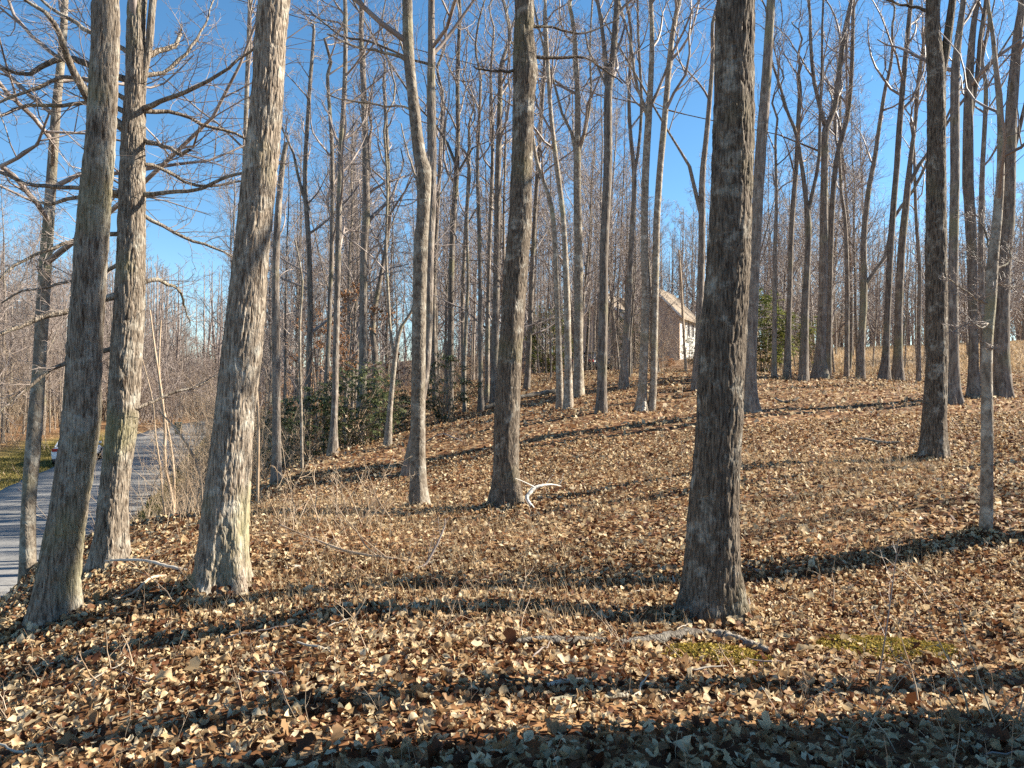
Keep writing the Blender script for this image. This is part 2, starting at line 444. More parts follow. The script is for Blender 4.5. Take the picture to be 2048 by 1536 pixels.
tn = np.gradient(ROADP, axis=0); nn = np.column_stack([tn[:, 1], -tn[:, 0]]) / np.hypot(tn[:, 0], tn[:, 1])[:, None]
offs = np.array([-3.05, -3.0, -1.5, 0, 1.5, 3.0, 3.05])
crown_ = np.array([-.12, 0.03, .05, .06, .05, .03, -.12])
rv = ROADP[:, None, :] + nn[:, None, :] * (offs[None, :, None] + (vnoise(np.arange(len(ROADP)) * .9, 0, 0, 5)[:, None, None] - .5) * .25)
rz = road_z(ROADP[:, 1])[:, None] + crown_[None]
RVt = np.concatenate([rv, rz[..., None]], -1)
k = len(offs); ii = np.arange(len(ROADP) * k).reshape(-1, k)
quads = np.stack([ii[:-1, :-1], ii[:-1, 1:], ii[1:, 1:], ii[1:, :-1]], -1).reshape(-1, 4)
road = obj("road", mesh_np("road", RVt.reshape(-1, 3), quads, smooth=True), M_ROAD)
tag(road, kind="structure", label="worn grey asphalt road curving away below the bank")

# ------------------------------------------------------------------ tubes and trees
def norm(a): return a / (np.linalg.norm(a, axis=-1, keepdims=True) + 1e-9)

def tubes(P, R, sides):
    """P (M,K,3) R (M,K) -> verts, quads"""
    M_, K = R.shape
    T = np.gradient(P, axis=1); T = norm(T)
    mean = np.abs(norm(P[:, -1] - P[:, 0]))
    ax = np.eye(3)[np.argmin(mean, axis=1)]
    U = norm(np.cross(T, ax[:, None, :])); V = np.cross(T, U)
    a = np.arange(sides) * 2 * np.pi / sides
    ring = U[:, :, None, :] * np.cos(a)[None, None, :, None] + V[:, :, None, :] * np.sin(a)[None, None, :, None]
    verts = P[:, :, None, :] + ring * R[:, :, None, None]
    idx = np.arange(M_ * K * sides).reshape(M_, K, sides)
    nx_ = np.roll(idx, -1, axis=2)
    q = np.stack([idx[:, :-1], nx_[:, :-1], nx_[:, 1:], idx[:, 1:]], -1).reshape(-1, 4)
    return verts.reshape(-1, 3), q

def interp_paths(P, R, pi, t):
    K = P.shape[1]
    f = t * (K - 1); i = np.minimum(f.astype(int), K - 2); w = (f - i)[:, None]
    p = P[pi, i] * (1 - w) + P[pi, i + 1] * w
    r = R[pi, i] * (1 - w[:, 0]) + R[pi, i + 1] * w[:, 0]
    T = norm(P[pi, i + 1] - P[pi, i])
    return p, r, T

def sprout(rng, P, R, n, t0, t1, length, ang, K, up=0.1, wob=0.25, rmax=0.6, rmin=0.004, ratio=0.012, root=None, tpow=1.0, lfall=0.5, grav=0.0):
    """n children on every parent path; length = fn(parent index, t) or scalar ratio of the parent's length"""
    M_ = len(P)
    pi = np.repeat(np.arange(M_), n)
    t = t0 + (t1 - t0) * ((np.tile(np.arange(n), M_) + rng.random(M_ * n)) / n) ** tpow
    p, r, T = interp_paths(P, R, pi, t)
    pl = np.linalg.norm(np.diff(P, axis=1), axis=-1).sum(1)[pi]
    L = length(p, t, pi) if callable(length) else pl * length * (1 - lfall * t)
    L = L * rng.uniform(.65, 1.3, len(L))
    axr = norm(rng.normal(size=(len(L), 3)))
    U = norm(np.cross(T, axr)); 
    a = np.radians(ang[0] + (ang[1] - ang[0]) * rng.random(len(L)))[:, None]
    D = np.cos(a) * T + np.sin(a) * U
    D[:, 2] = np.where(D[:, 2] < -0.3, D[:, 2] * .3, D[:, 2])
    D = norm(D)
    pts = [p]; d = D
    for k in range(K - 1):
        d = norm(d + rng.normal(size=d.shape) * wob + np.array([0, 0, up - grav * (k / K)]))
        pts.append(pts[-1] + d * (L / (K - 1))[:, None])
    C = np.stack(pts, 1)
    r0 = np.clip(np.minimum(r * rmax, L * ratio), rmin, None)
    CR = r0[:, None] * np.linspace(1, 0.25, K)[None] ** 0.9
    CR = np.maximum(CR, rmin * 0.55)
    rt = pi if root is None else root[pi]
    return C, CR, rt

def merge(parts):
    vs, qs, b = [], [], 0
    for v, q in parts:
        vs.append(v); qs.append(q + b); b += len(v)
    return np.concatenate(vs), np.concatenate(qs)

def smooth_path(P, n):
    """Catmull-Rom resample of (k,m) rows to n rows, by arc length of xyz"""
    P = np.asarray(P, float)
    s = np.concatenate([[0], np.cumsum(np.linalg.norm(np.diff(P[:, :3], axis=0), axis=1))])
    Q = np.vstack([2 * P[0] - P[1], P, 2 * P[-1] - P[-2]])
    tt = np.linspace(0, s[-1], n) if np.isscalar(n) else np.asarray(n)
    i = np.clip(np.searchsorted(s, tt, side='right') - 1, 0, len(P) - 2)
    f = ((tt - s[i]) / (s[i + 1] - s[i] + 1e-9))[:, None]
    p0, p1, p2, p3 = Q[i], Q[i + 1], Q[i + 2], Q[i + 3]
    out = .5 * (2 * p1 + (p2 - p0) * f + (2 * p0 - 5 * p1 + 4 * p2 - p3) * f ** 2 + (3 * p1 - p0 - 3 * p2 + p3) * f ** 3)
    out[:, 3:] = np.maximum(out[:, 3:], 1e-4)
    return out

def trunk_mesh(name, path, sides, rows, rng, amp=0.0, hdense=None, flare=0.35, buttress=4, cell=0.035, base_h=None):
    """path (k,4) xyz r, base first; bark ridges displaced when amp > 0"""
    P = np.asarray(path, float)
    s = np.concatenate([[0], np.cumsum(np.linalg.norm(np.diff(P[:, :3], axis=0), axis=1))])
    if hdense and hdense < s[-1]:
        tt = np.concatenate([np.linspace(0, hdense, rows), np.linspace(hdense, s[-1], 30)[1:]])
    else:
        tt = np.linspace(0, s[-1], rows)
    Q = smooth_path(P, tt)
    C, r = Q[:, :3], Q[:, 3]
    a = np.arange(sides) * 2 * np.pi / sides
    hh = (C[:, 2] - (P[0, 2] if base_h is None else base_h))[:, None]
    ph = rng.uniform(0, 6.28); ph2 = rng.uniform(0, 6.28)
    fl = np.exp(-np.maximum(hh, 0) / (1.3 * r[0] + .02))
    but = (.5 + .5 * np.cos(a * buttress + ph + 1.1 * np.sin(a + ph2))) * (.45 + 1.0 * vnoise(np.cos(a) * 1.3 + ph, np.sin(a) * 1.3, ph2, 22))
    rr = r[:, None] * (1 + flare * fl * (.25 + 1.1 * but[None]))
    rr = rr * (1 + .07 * (vnoise(np.cos(a)[None] * 1.4 + ph, np.sin(a)[None] * 1.4, C[:, 2:3] * 1.6, 21) - .5) * 2)
    if amp > 0:
        X = np.cos(a)[None] * r[:, None]; Y = np.sin(a)[None] * r[:, None]; Z = np.broadcast_to(C[:, 2:3], X.shape)
        w = vnoise(X * 14 + ph, Y * 14, Z * 4, 31) - .5
        f = 1 / cell
        n1 = vnoise(X * f + w * 1.3, Y * f + w * 1.3, Z * f * .15 + w * .9, 32)
        n2 = vnoise(X * f * 1.9 + w * 2, Y * f * 1.9, Z * f * .3, 33)
        n3 = vnoise(X * f * .55, Y * f * .55 + w, Z * f * .12, 34)
        ridge = 1 - np.abs(2 * n1 - 1); ridge2 = 1 - np.abs(2 * n3 - 1)
        n4 = vnoise(X * f * .8 + 9, Y * f * .8 + w * 2, Z * f * .42 + w * 2, 35)
        hgt = -(ridge ** 2.2) * 1.1 - .7 * ridge2 ** 5 + .3 * (n2 - .5) - .45 * (1 - np.abs(2 * n4 - 1)) ** 7
        rr = rr + amp * hgt
    verts = np.stack([C[:, None, 0] + np.cos(a)[None] * rr, C[:, None, 1] + np.sin(a)[None] * rr, np.broadcast_to(C[:, 2:3], rr.shape)], -1)
    n = len(tt)
    idx = np.arange(n * sides).reshape(n, sides); nx_ = np.roll(idx, -1, axis=1)
    q = np.stack([idx[:-1], nx_[:-1], nx_[1:], idx[1:]], -1).reshape(-1, 4)
    return verts.reshape(-1, 3), q

def crown_paths(rng, trunks, nl, nb, nt_, h0, Ht, limb_len=0.28, ang=(28, 62), up=0.14, low=0.0, fine=1.0):
    """limbs, branches, twigs on trunk paths (list of (k,4) arrays). returns lists of (P,R,root) per level"""
    out = []
    limbs = []
    for path in trunks:
        Q = smooth_path(path, 24)
        P = Q[None, :, :3]; R = Q[None, :, 3]
        zz = Q[:, 2]
        t0 = float(np.interp(h0, zz, np.linspace(0, 1, 24))) if zz[-1] > h0 else .3
        C, CR, _ = sprout(rng, P, R, nl, t0, .985, lambda p, t, pi: 0.9 + limb_len * (Ht - p[:, 2]).clip(0) * (1 - .25 * t), ang, 8, up=up, wob=.21, rmax=.55, ratio=.02, rmin=.012)
        limbs.append((C, CR))
    L = np.concatenate([a for a, _ in limbs]); LR = np.concatenate([b_ for _, b_ in limbs])
    root = np.arange(len(L))
    B, BR, rb = sprout(rng, L, LR, nb, .12, 1.0, .52, (30, 65), 6, up=.10, wob=.2, rmax=.6, ratio=.011, rmin=.006 * fine, root=root)
    T, TR, rt = sprout(rng, B, BR, nt_, .1, 1.0, .55, (30, 65), 3, up=.10, wob=.3, rmax=.6, ratio=.008, rmin=.0042 * fine, root=rb)
    return [(L, LR, root, 5), (B, BR, rb, 4), (T, TR, rt, 3)]

def levels_mesh(levels, sel=None):
    parts = []
    for P, R, rt, s in levels:
        m = slice(None) if sel is None else np.isin(rt, sel)
        if len(P[m]): parts.append(tubes(P[m], R[m], s))
    return merge(parts)

def px_path(pts, d, dz=0.0, yaw=0.0):
    """[(u,v,width_px)] -> (k,4)"""
    out = []
    for i, p in enumerate(pts):
        dd = d + yaw * i
        q = at(p[0], p[1], dd)
        out.append([q[0], q[1], q[2], p[2] / F * dd / 2])
    return np.array(out)

def extend(path, Ht, rng, tip=0.012, sway=0.35):
    """carry a trunk on to its real height Ht above the base"""
    z0 = path[0, 2]
    top = path[-1]
    if top[2] - z0 >= Ht - .6: return path
    a = path[max(len(path) - 3, 0)]
    dirv = (top[:3] - a[:3]); dirv = dirv / max(dirv[2], .05)
    n = 7
    rows = []
    for k in range(1, n + 1):
        f = k / n
        dz = (Ht + z0 - top[2]) * f
        h = dirv[:2] * dz * (1 - .45 * f) + rng.normal(size=2) * sway * f ** .8
        rows.append([top[0] + h[0], top[1] + h[1], top[2] + dz, top[3] * (1 - f) + tip * f])
    return np.vstack([path, rows])

def make_tree(name, label, d, pts, group=None, forks=(), mat=None, Ht=20.0, h0=6.0, nl=15, nb=8, nt_=7, ang=(28, 62), up=.14, limb_len=.28,
              detail=0, seed=0, limb_parts=False, extra_limbs=(), flare=.35, crown=True, end=False, cat="tree", buttress=4, amp=None, hand_limbs=(), limb_depth=None):
    rng = np.random.default_rng(seed + 100)
    path = px_path(pts, d)
    gz = h1(path[0, 0], path[0, 1])
    base = np.array([path[0, 0], path[0, 1], gz])
    # root the stem below the litter
    foot = path[0].copy(); foot[2] = gz - .18
    if path[0, 2] <= gz + .02: path[0, 2] = gz + .02
    path = np.vstack([foot, path])
    vis_top = path[-1, 2]
    full = path if end else extend(path, Ht, rng)
    mat = mat or M_FAR
    root = empty(name, base)
    tag(root, label, cat, group)
    sides, rows, am, hd, cell = {0: (14, 46, 0, None, .03), 1: (26, 110, .003, None, .03), 2: (84, 300, .008, vis_top - gz + .6, .034), 3: (150, 450, .0085, vis_top - gz + .5, .020)}[detail]
    if amp is not None: am = amp
    v, q = trunk_mesh("trunk", full, sides, rows, rng, am, hd, flare, buttress, cell, base_h=gz)
    parts = [(v, q)]
    stems = [full]
    for fk in forks:
        fp = px_path(fk, d)
        ff = extend(fp, Ht * rng.uniform(.85, .97) - (0), rng) if not end else fp
        # height of the fork is measured from the base
        ff = ff.copy()
        stems.append(ff)
        parts.append(trunk_mesh("fork", ff, max(8, sides // 2), max(24, rows // 3), rng, am * .7, None, 0.05, 3, cell))
    v, q = merge(parts)
    obj("trunk", mesh_np("trunk", v - base, q, smooth=True), mat, root)
    if hand_limbs:
        for hl in hand_limbs:
            dd = hl[0]
            lp = np.array([[*at(u, vv, d + dd * i / (len(hl[1]) - 1)), w / F * d / 2] for i, (u, vv, w) in enumerate(hl[1])])
            Q = smooth_path(lp, 14)
            P = Q[None, :, :3] + np.cumsum(rng.normal(size=(1, 14, 3)) * .012, axis=1); R = Q[None, :, 3] * .5 + Q[None, :, 3] * .5
            r0 = np.zeros(1, int)
            B, BR, rb = sprout(rng, P, R, 17, .12, 1.0, .42, (25, 75), 7, up=.05, wob=.22, rmax=.6, ratio=.009, rmin=.004, root=r0)
            T, TR, rt = sprout(rng, B, BR, 8, .1, 1.0, .5, (25, 70), 4, up=.04, wob=.26, rmax=.6, ratio=.007, rmin=.0024, root=rb)
            v, q = tubes(P, R, 8)
            lo = obj("limb", mesh_np("limb", v - base, q, smooth=True), mat, root)
            v, q = merge([tubes(B, BR, 4), tubes(T, TR, 3)])
            tw = obj("twigs", mesh_np("twigs", v - base, q, smooth=True), M_TWIG, lo)
            tag(tw, kind="stuff")
    if crown:
        lv = crown_paths(rng, stems, nl if len(stems) == 1 else max(6, int(nl * .62)), nb, nt_, gz + h0, gz + Ht, limb_len, ang, up, fine=.5 if d < 14 else .75 if d < 21 else 1.0)
        if limb_parts:
            L, LR, rt, s = lv[0]
            for i in range(len(L)):
                v, q = tubes(L[i:i + 1], LR[i:i + 1], 6)
                lo = obj("limb", mesh_np("limb", v - base, q, smooth=True), mat, root)
                v, q = levels_mesh(lv[1:], [i])
                tag(obj("twigs", mesh_np("twigs", v - base, q, smooth=True), M_TWIG, lo), kind="stuff")
        else:
            v, q = levels_mesh(lv)
            obj("crown", mesh_np("crown", v - base, q, smooth=True), M_TWIG, root)
    return root

# ---- the trees one can tell apart, nearest first: depth, trunk centre line as seen (u, v, width)
make_tree("leaning_tree", "pale sunlit furrowed trunk leaning right, standing at the far left edge of the leafy slope", 6.0,
          [(106, 1262, 86), (115, 1148, 79), (139, 1011, 74), (161, 842, 70), (171, 671, 65), (182, 500, 64), (196, 342, 60), (206, 171, 56), (211, 0, 53)],
          mat=M_BARK, Ht=21, h0=7, nl=12, nb=6, nt_=4, detail=3, seed=1, flare=.36)
make_tree("low_limbed_tree", "broad trunk with many long bare side limbs, just behind the pale leaning trunk", 8.0,
          [(222, 1150, 66), (226, 1011, 58), (244, 842, 58), (255, 671, 60), (263, 500, 55), (264, 342, 50), (271, 171, 40), (275, 0, 36)],
          forks=[[(284, 170, 16), (298, 90, 16), (306, 0, 15)]], mat=M_BARK, Ht=17, h0=5.4, nl=12, nb=7, nt_=4, detail=3, seed=2, flare=.4,
          hand_limbs=[
              (-.5, [(283, 216, 13), (320, 203, 10), (359, 191, 9), (444, 150, 7), (506, 106, 5), (560, 70, 3)]),
              (.6, [(285, 224, 11), (340, 232, 8), (420, 260, 7), (490, 282, 5), (560, 330, 3)]),
              (.5, [(285, 150, 11), (330, 140, 8), (390, 90, 6), (420, 45, 4), (440, -20, 3)]),
              (-.3, [(285, 278, 10), (320, 300, 8), (360, 318, 7), (380, 318, 6)]),
              (.9, [(287, 328, 8), (340, 345, 7), (410, 368, 6), (480, 356, 4), (560, 370, 2.5)]),
              (-.4, [(285, 384, 11), (360, 382, 8), (420, 376, 7), (478, 352, 6), (520, 345, 3)]),
              (.7, [(285, 425, 9), (340, 460, 7), (400, 490, 6), (470, 520, 4), (540, 570, 2.5)]),
              (.3, [(285, 112, 13), (320, 96, 11), (345, 76, 8), (348, 50, 4)]),
              (.8, [(283, 567, 10), (328, 565, 8), (355, 580, 6), (372, 620, 4), (380, 660, 2.5)]),
              (.6, [(272, 817, 8), (328, 797, 6), (393, 770, 5), (441, 739, 4), (500, 690, 2.5)]),
              (-.9, [(255, 262, 20), (205, 232, 18), (174, 205, 17), (147, 160, 15), (130, 120, 13), (113, 76, 11), (85, 27, 8), (20, -10, 5)]),
              (-.4, [(258, 200, 10), (205, 172, 9), (140, 160, 8), (95, 178, 7), (0, 222, 5), (-60, 250, 3)]),
              (.7, [(255, 225, 11), (180, 206, 9), (112, 211, 8), (45, 222, 7), (-20, 245, 5)]),
              (-.5, [(253, 388, 11), (160, 381, 9), (100, 378, 8), (60, 372, 7), (0, 352, 5), (-60, 330, 3)]),
              (.6, [(253, 392, 10), (160, 398, 9), (96, 417, 7), (60, 410, 4)]),
              (.3, [(262, 112, 10), (178, 66, 9), (143, 44, 8), (100, 17, 6), (40, -30, 4)]),
              (-.2, [(256, 160, 14), (180, 130, 13), (113, 113, 12), (44, 150, 9), (0, 141, 6), (-50, 150, 3)]),
              (-.7, [(245, 590, 15), (190, 605, 13), (140, 616, 12), (85, 630, 10), (34, 650, 8), (-10, 668, 5)]),
              (-.6, [(240, 690, 10), (160, 715, 9), (92, 750, 7), (44, 784, 6), (0, 828, 4)]),
              (-.6, [(252, 470, 10), (170, 480, 8), (90, 505, 7), (20, 545, 5), (-30, 600, 3)]),
              (.8, [(250, 520, 9), (190, 560, 7), (120, 575, 6), (40, 590, 4), (-20, 640, 3)]),
          ])
make_tree("thick_trunk_tree", "thick rough trunk leaning right with dark left side, between the road and the centre", 6.5,
          [(438, 1197, 98), (440, 1148, 96), (451, 1011, 90), (469, 842, 80), (487, 671, 78), (503, 500, 70), (520, 342, 69), (537, 171, 64), (548, 0, 64)],
          mat=M_BARK, Ht=22, h0=8, nl=12, nb=6, nt_=4, detail=3, seed=3, flare=.5)
make_tree("large_foreground_tree", "largest rough trunk, near right, with bright flaking bark down its right edge", 6.0,
          [(1425, 1232, 106), (1424, 1148, 104), (1428, 1011, 97), (1438, 842, 94), (1447, 671, 92), (1457, 500, 87), (1464, 342, 85), (1469, 171, 80), (1473, 0, 78)],
          mat=M_BARKD, Ht=24, h0=9, nl=12, nb=6, nt_=4, detail=3, seed=4, flare=.5)
make_tree("centre_tree", "dark trunk in the middle with a swollen knot high up and a flaring base", 11.0,
          [(1012, 1020, 60), (1012, 940, 53), (1013, 842, 53), (1020, 705, 50), (1027, 603, 48), (1035, 500, 49), (1040, 444, 49), (1043, 342, 45), (1047, 205, 46), (1051, 137, 51), (1047, 68, 42), (1048, 0, 40)],
          mat=M_BARKD, Ht=22, h0=8.5, nl=14, nb=7, nt_=5, detail=2, seed=5, flare=.45,
          hand_limbs=[(.4, [(1060, 112, 9), (1100, 110, 7), (1150, 108, 6), (1200, 125, 4), (1250, 160, 3)]),
                      (-.3, [(1040, 138, 8), (1000, 135, 5), (965, 132, 4), (940, 125, 3)]),
                      (.5, [(1060, 55, 7), (1110, 55, 5), (1180, 65, 4), (1250, 40, 3)])])
make_tree("kinked_tree", "smooth mottled grey trunk with a knobbly kink, left of the centre trunk", 12.0,
          [(838, 1024, 38), (836, 950, 32), (836, 842, 30), (838, 671, 28), (841, 500, 28), (845, 444, 27), (848, 365, 29), (846, 335, 30), (838, 300, 25), (827, 205, 23), (817, 103, 22), (814, 0, 21)],
          mat=M_SMOOTH, Ht=19, h0=7, nl=14, nb=7, nt_=5, detail=2, amp=.003, seed=6, flare=.35,
          hand_limbs=[(.3, [(826, 205, 7), (818, 180, 5), (808, 100, 4), (790, 45, 3)]), (-.4, [(812, 120, 7), (760, 100, 6), (700, 90, 5), (640, 60, 3)]),
                      (.2, [(845, 410, 6), (822, 330, 4), (810, 290, 3), (800, 240, 2.5)]),
                      (.4, [(832, 215, 6), (790, 210, 4.5), (720, 205, 4), (660, 190, 2.5)])])
make_tree("hidden_base_tree", "slim dark trunk rising close behind the kinked grey trunk", 16.0,
          [(813, 950, 22), (826, 880, 19), (846, 780, 18), (856, 671, 17), (860, 500, 17), (863, 400, 19), (864, 308, 19), (862, 205, 18), (863, 100, 15), (863, 0, 14)],
          mat=M_FAR, Ht=19, h0=8, nl=14, nb=7, nt_=6, detail=1, seed=7, hand_limbs=[(.4, [(870, 130, 7), (830, 125, 5), (740, 90, 5), (680, 80, 4), (620, 30, 2.5)])])
make_tree("right_tree", "dark straight trunk with a flaring base, alone on the slope at right", 13.0,
          [(1866, 914, 52), (1868, 842, 46), (1872, 760, 43), (1874, 671, 42), (1872, 500, 40), (1872, 342, 37), (1872, 171, 35), (1869, 100, 31), (1866, 0, 27)],
          forks=[[(1880, 150, 20), (1892, 95, 18), (1905, 0, 15)]], mat=M_BARKD, Ht=20, h0=7.5, nl=14, nb=7, nt_=6, detail=2, seed=8, flare=.4,
          hand_limbs=[(.4, [(1862, 25, 8), (1840, 10, 6), (1800, 2, 5), (1760, -10, 4)])])
make_tree("pale_sapling", "thin pale wavy sapling with spiky side twigs, at the far right", 8.0,
          [(1971, 1075, 26), (1973, 1011, 24), (1974, 842, 22), (1974, 705, 20), (1982, 603, 20), (1985, 534, 21), (1989, 490, 19), (1996, 420, 17), (2001, 342, 14), (2000, 239, 11), (1995, 171, 10), (1985, 68, 8), (1974, 0, 7)],
          mat=M_SMOOTH, Ht=8.5, h0=3.2, nl=9, nb=4, nt_=4, detail=1, amp=.001, seed=9, cat="sapling", flare=.15, ang=(35, 75),
          hand_limbs=[(-.3, [(1980, 610, 5), (1955, 600, 4), (1935, 580, 3), (1905, 560, 2)]), (.2, [(1984, 565, 6), (1970, 540, 4), (1945, 510, 3), (1915, 520, 2)]),
                      (.3, [(1988, 540, 6), (2005, 525, 4), (2015, 500, 3), (2005, 480, 2)]), (-.2, [(1978, 700, 4), (1990, 695, 3), (1998, 700, 2)]),
                      (.2, [(1986, 500, 5), (1975, 470, 4), (1950, 440, 3), (1925, 430, 2)]), (.3, [(1990, 570, 4), (2010, 565, 3), (2048, 575, 2)]),
                      (-.3, [(1975, 640, 4), (1955, 650, 3), (1925, 640, 2), (1905, 655, 1.5)])])
make_tree("roadside_tree", "smooth pale grey trunk at the left edge with the road behind it", 10.0,
          [(56, 1142, 30), (57, 1011, 27), (66, 900, 27), (74, 800, 26), (82, 671, 24), (90, 540, 24), (97, 444, 22), (104, 342, 19), (114, 205, 17), (127, 68, 14), (130, 0, 13)],
          mat=M_SMOOTH, Ht=15, h0=4.0, nl=26, nb=8, nt_=7, detail=1, amp=.001, seed=10, flare=.2, up=.05, ang=(40, 80))
make_tree("snag", "slim grey trunk ending in a broken stub, right of the thick leaning trunk", 16.5,
          [(553, 967, 22), (553, 900, 18), (553, 788, 16), (552, 650, 16), (551, 560, 15), (553, 480, 14), (558, 400, 13), (565, 330, 11), (572, 285, 9)],
          mat=M_FAR, end=True, Ht=7.0, h0=3.0, nl=6, nb=3, nt_=3, detail=1, seed=11, limb_len=.1)
make_tree("twin_stem_tree", "narrow trunk at the left edge of the laurel thicket", 20.0,
          [(666, 908, 20), (668, 850, 15), (670, 788, 13), (672, 687, 12), (675, 560, 12), (678, 440, 11), (682, 300, 10), (690, 150, 9), (690, 0, 8)],
          mat=M_FAR, Ht=16, h0=5, nl=15, nb=8, nt_=6, seed=12, up=.08)
make_tree("slim_tree", "slim dark trunk in the laurel thicket, touching the narrow trunk in front of it", 23.0,
          [(650, 880, 12), (652, 788, 10), (656, 700, 9), (660, 600, 9), (664, 480, 9), (664, 300, 8), (655, 150, 7)], mat=M_FAR, Ht=15, h0=5, nl=14, nb=8, nt_=6, seed=13)
make_tree("forked_sapling", "pale crooked sapling forking low, at the right end of the laurel thicket", 20.0,
          [(775, 890, 18), (779, 830, 12), (784, 774, 10), (788, 735, 10), (792, 700, 9), (800, 660, 8), (812, 640, 7), (826, 615, 6), (835, 560, 4)],
          forks=[[(789, 715, 6), (781, 665, 6), (777, 600, 6), (772, 500, 5), (775, 380, 5)]],
          mat=M_SMOOTH, Ht=11, h0=4, nl=12, nb=7, nt_=5, seed=14, cat="sapling")
make_tree("background_tree", "sturdy trunk rising from behind the laurel thicket", 26.0,
          [(722, 830, 22), (726, 740, 18), (727, 640, 17), (728, 500, 15), (732, 444, 16), (732, 342, 14), (728, 200, 12), (722, 60, 10)], mat=M_FAR, Ht=19, h0=7, nl=15, nb=8, nt_=6, seed=15)
make_tree("spreading_tree", "trunk left of the centre trunk dividing into three ascending forks", 28.0,
          [(899, 800, 16), (901, 740, 13), (902, 600, 12), (904, 500, 11), (908, 420, 11), (913, 342, 11), (916, 260, 9), (915, 150, 8), (920, 30, 7)],
          forks=[[(912, 330, 7), (900, 300, 6), (882, 260, 6), (850, 230, 5)], [(916, 345, 6), (930, 310, 6), (955, 290, 5), (985, 280, 4)]], mat=M_FAR, Ht=18, h0=8, nl=15, nb=8, nt_=6, seed=16)
make_tree("slender_tree", "slender trunk with a curved foot beside the fallen log, left of the centre trunk", 26.0,
          [(963, 822, 14), (961, 780, 10), (961, 671, 9), (960, 560, 8), (958, 440, 8), (955, 330, 7), (960, 200, 6)], mat=M_FAR, Ht=17, h0=8, nl=13, nb=8, nt_=6, seed=17)
make_tree("slender_tree", "slender trunk standing against the left side of the centre trunk", 27.5,
          [(974, 806, 10), (975, 700, 9), (976, 600, 8), (980, 460, 8), (985, 330, 7), (983, 200, 6)], mat=M_FAR, Ht=17, h0=8, nl=13, nb=8, nt_=6, seed=18)
make_tree("dark_tree", "dark trunk half hidden behind the left edge of the centre trunk", 27.0,
          [(988, 790, 18), (990, 700, 15), (992, 600, 14), (994, 470, 13), (996, 340, 12), (1000, 200, 10)], mat=M_FAR, Ht=19, h0=8, nl=13, nb=8, nt_=6, seed=48)
make_tree("tilted_tree", "dark trunk tilting right, just right of the centre trunk", 30.0,
          [(1053, 781, 14), (1058, 700, 10), (1062, 603, 10), (1066, 500, 9), (1073, 380, 8), (1082, 250, 7), (1090, 100, 6)], mat=M_FAR, Ht=19, h0=8, nl=13, nb=8, nt_=6, seed=19)
make_tree("curved_tree", "left one of two close pale trunks that bend left at the top", 23.0,
          [(1120, 816, 16), (1118, 705, 13), (1115, 603, 12), (1111, 500, 10), (1104, 420, 9), (1090, 370, 8), (1073, 320, 7), (1062, 250, 6)], mat=M_SMOOTH, Ht=13, h0=6.5, nl=12, nb=8, nt_=6, seed=20)
make_tree("curved_tree", "right one of two close pale trunks that bend left at the top", 22.5,
          [(1137, 821, 19), (1136, 705, 14), (1134, 603, 13), (1130, 500, 11), (1126, 430, 10), (1115, 342, 10), (1106, 270, 9), (1100, 205, 8), (1094, 100, 7), (1090, 0, 6)], mat=M_SMOOTH, Ht=17, h0=7, nl=13, nb=8, nt_=6, seed=21)
make_tree("broad_tree", "broad sunlit trunk right behind the two bending trunks", 25.0,
          [(1157, 795, 22), (1157, 700, 18), (1157, 603, 17), (1157, 500, 17), (1155, 400, 15), (1155, 300, 13), (1155, 200, 11), (1148, 60, 9)],
          forks=[[(1153, 310, 8), (1143, 265, 7), (1125, 230, 6), (1112, 180, 5)], [(1160, 300, 7), (1172, 255, 6), (1182, 190, 5), (1180, 100, 4)]], mat=M_SMOOTH, Ht=18, h0=8, nl=15, nb=8, nt_=6, seed=22)
make_tree("straight_tree", "straight dark trunk in front of the brick house gable", 20.0,
          [(1203, 827, 24), (1204, 760, 20), (1205, 705, 19), (1207, 603, 18), (1208, 500, 17), (1213, 400, 18), (1216, 300, 17), (1216, 205, 17), (1219, 160, 16), (1226, 110, 13), (1231, 50, 13), (1234, 0, 12)],
          forks=[[(1214, 170, 10), (1210, 110, 9), (1203, 50, 8), (1195, 0, 7)]], mat=M_FAR, Ht=19, h0=8.5, nl=14, nb=8, nt_=6, detail=1, seed=23,
          hand_limbs=[(.3, [(1214, 172, 6), (1195, 130, 5), (1180, 105, 4), (1170, 60, 3)])])
make_tree("double_stem_tree", "pair of pale stems joined at one rooty base, in front of the brick house", 21.0,
          [(1283, 821, 22), (1286, 760, 18), (1288, 705, 17), (1291, 603, 16), (1289, 520, 15), (1289, 440, 15), (1291, 342, 15), (1297, 240, 14), (1301, 170, 12), (1304, 80, 10), (1302, 0, 9)],
          forks=[[(1302, 822, 18), (1306, 780, 15), (1308, 705, 14), (1310, 603, 14), (1312, 500, 14), (1314, 430, 14), (1320, 342, 13), (1332, 205, 12), (1340, 110, 11), (1346, 60, 10), (1358, 0, 9)],
                 [(1296, 240, 8), (1288, 210, 7), (1270, 160, 6), (1262, 90, 5)]],
          mat=M_SMOOTH, Ht=18, h0=8, nl=16, nb=8, nt_=6, detail=1, seed=24, flare=.6, buttress=5)
make_tree("slanting_tree", "slim dark trunk slanting right between the straight dark trunk and the paired pale stems", 26.0,
          [(1247, 774, 19), (1250, 700, 14), (1257, 603, 13), (1262, 500, 11), (1268, 400, 10), (1268, 340, 9), (1262, 280, 8), (1258, 200, 7), (1262, 60, 6)],
          forks=[[(1269, 345, 7), (1278, 290, 6), (1283, 200, 6), (1276, 60, 5)]], mat=M_FAR, Ht=18, h0=8, nl=13, nb=8, nt_=6, seed=25)
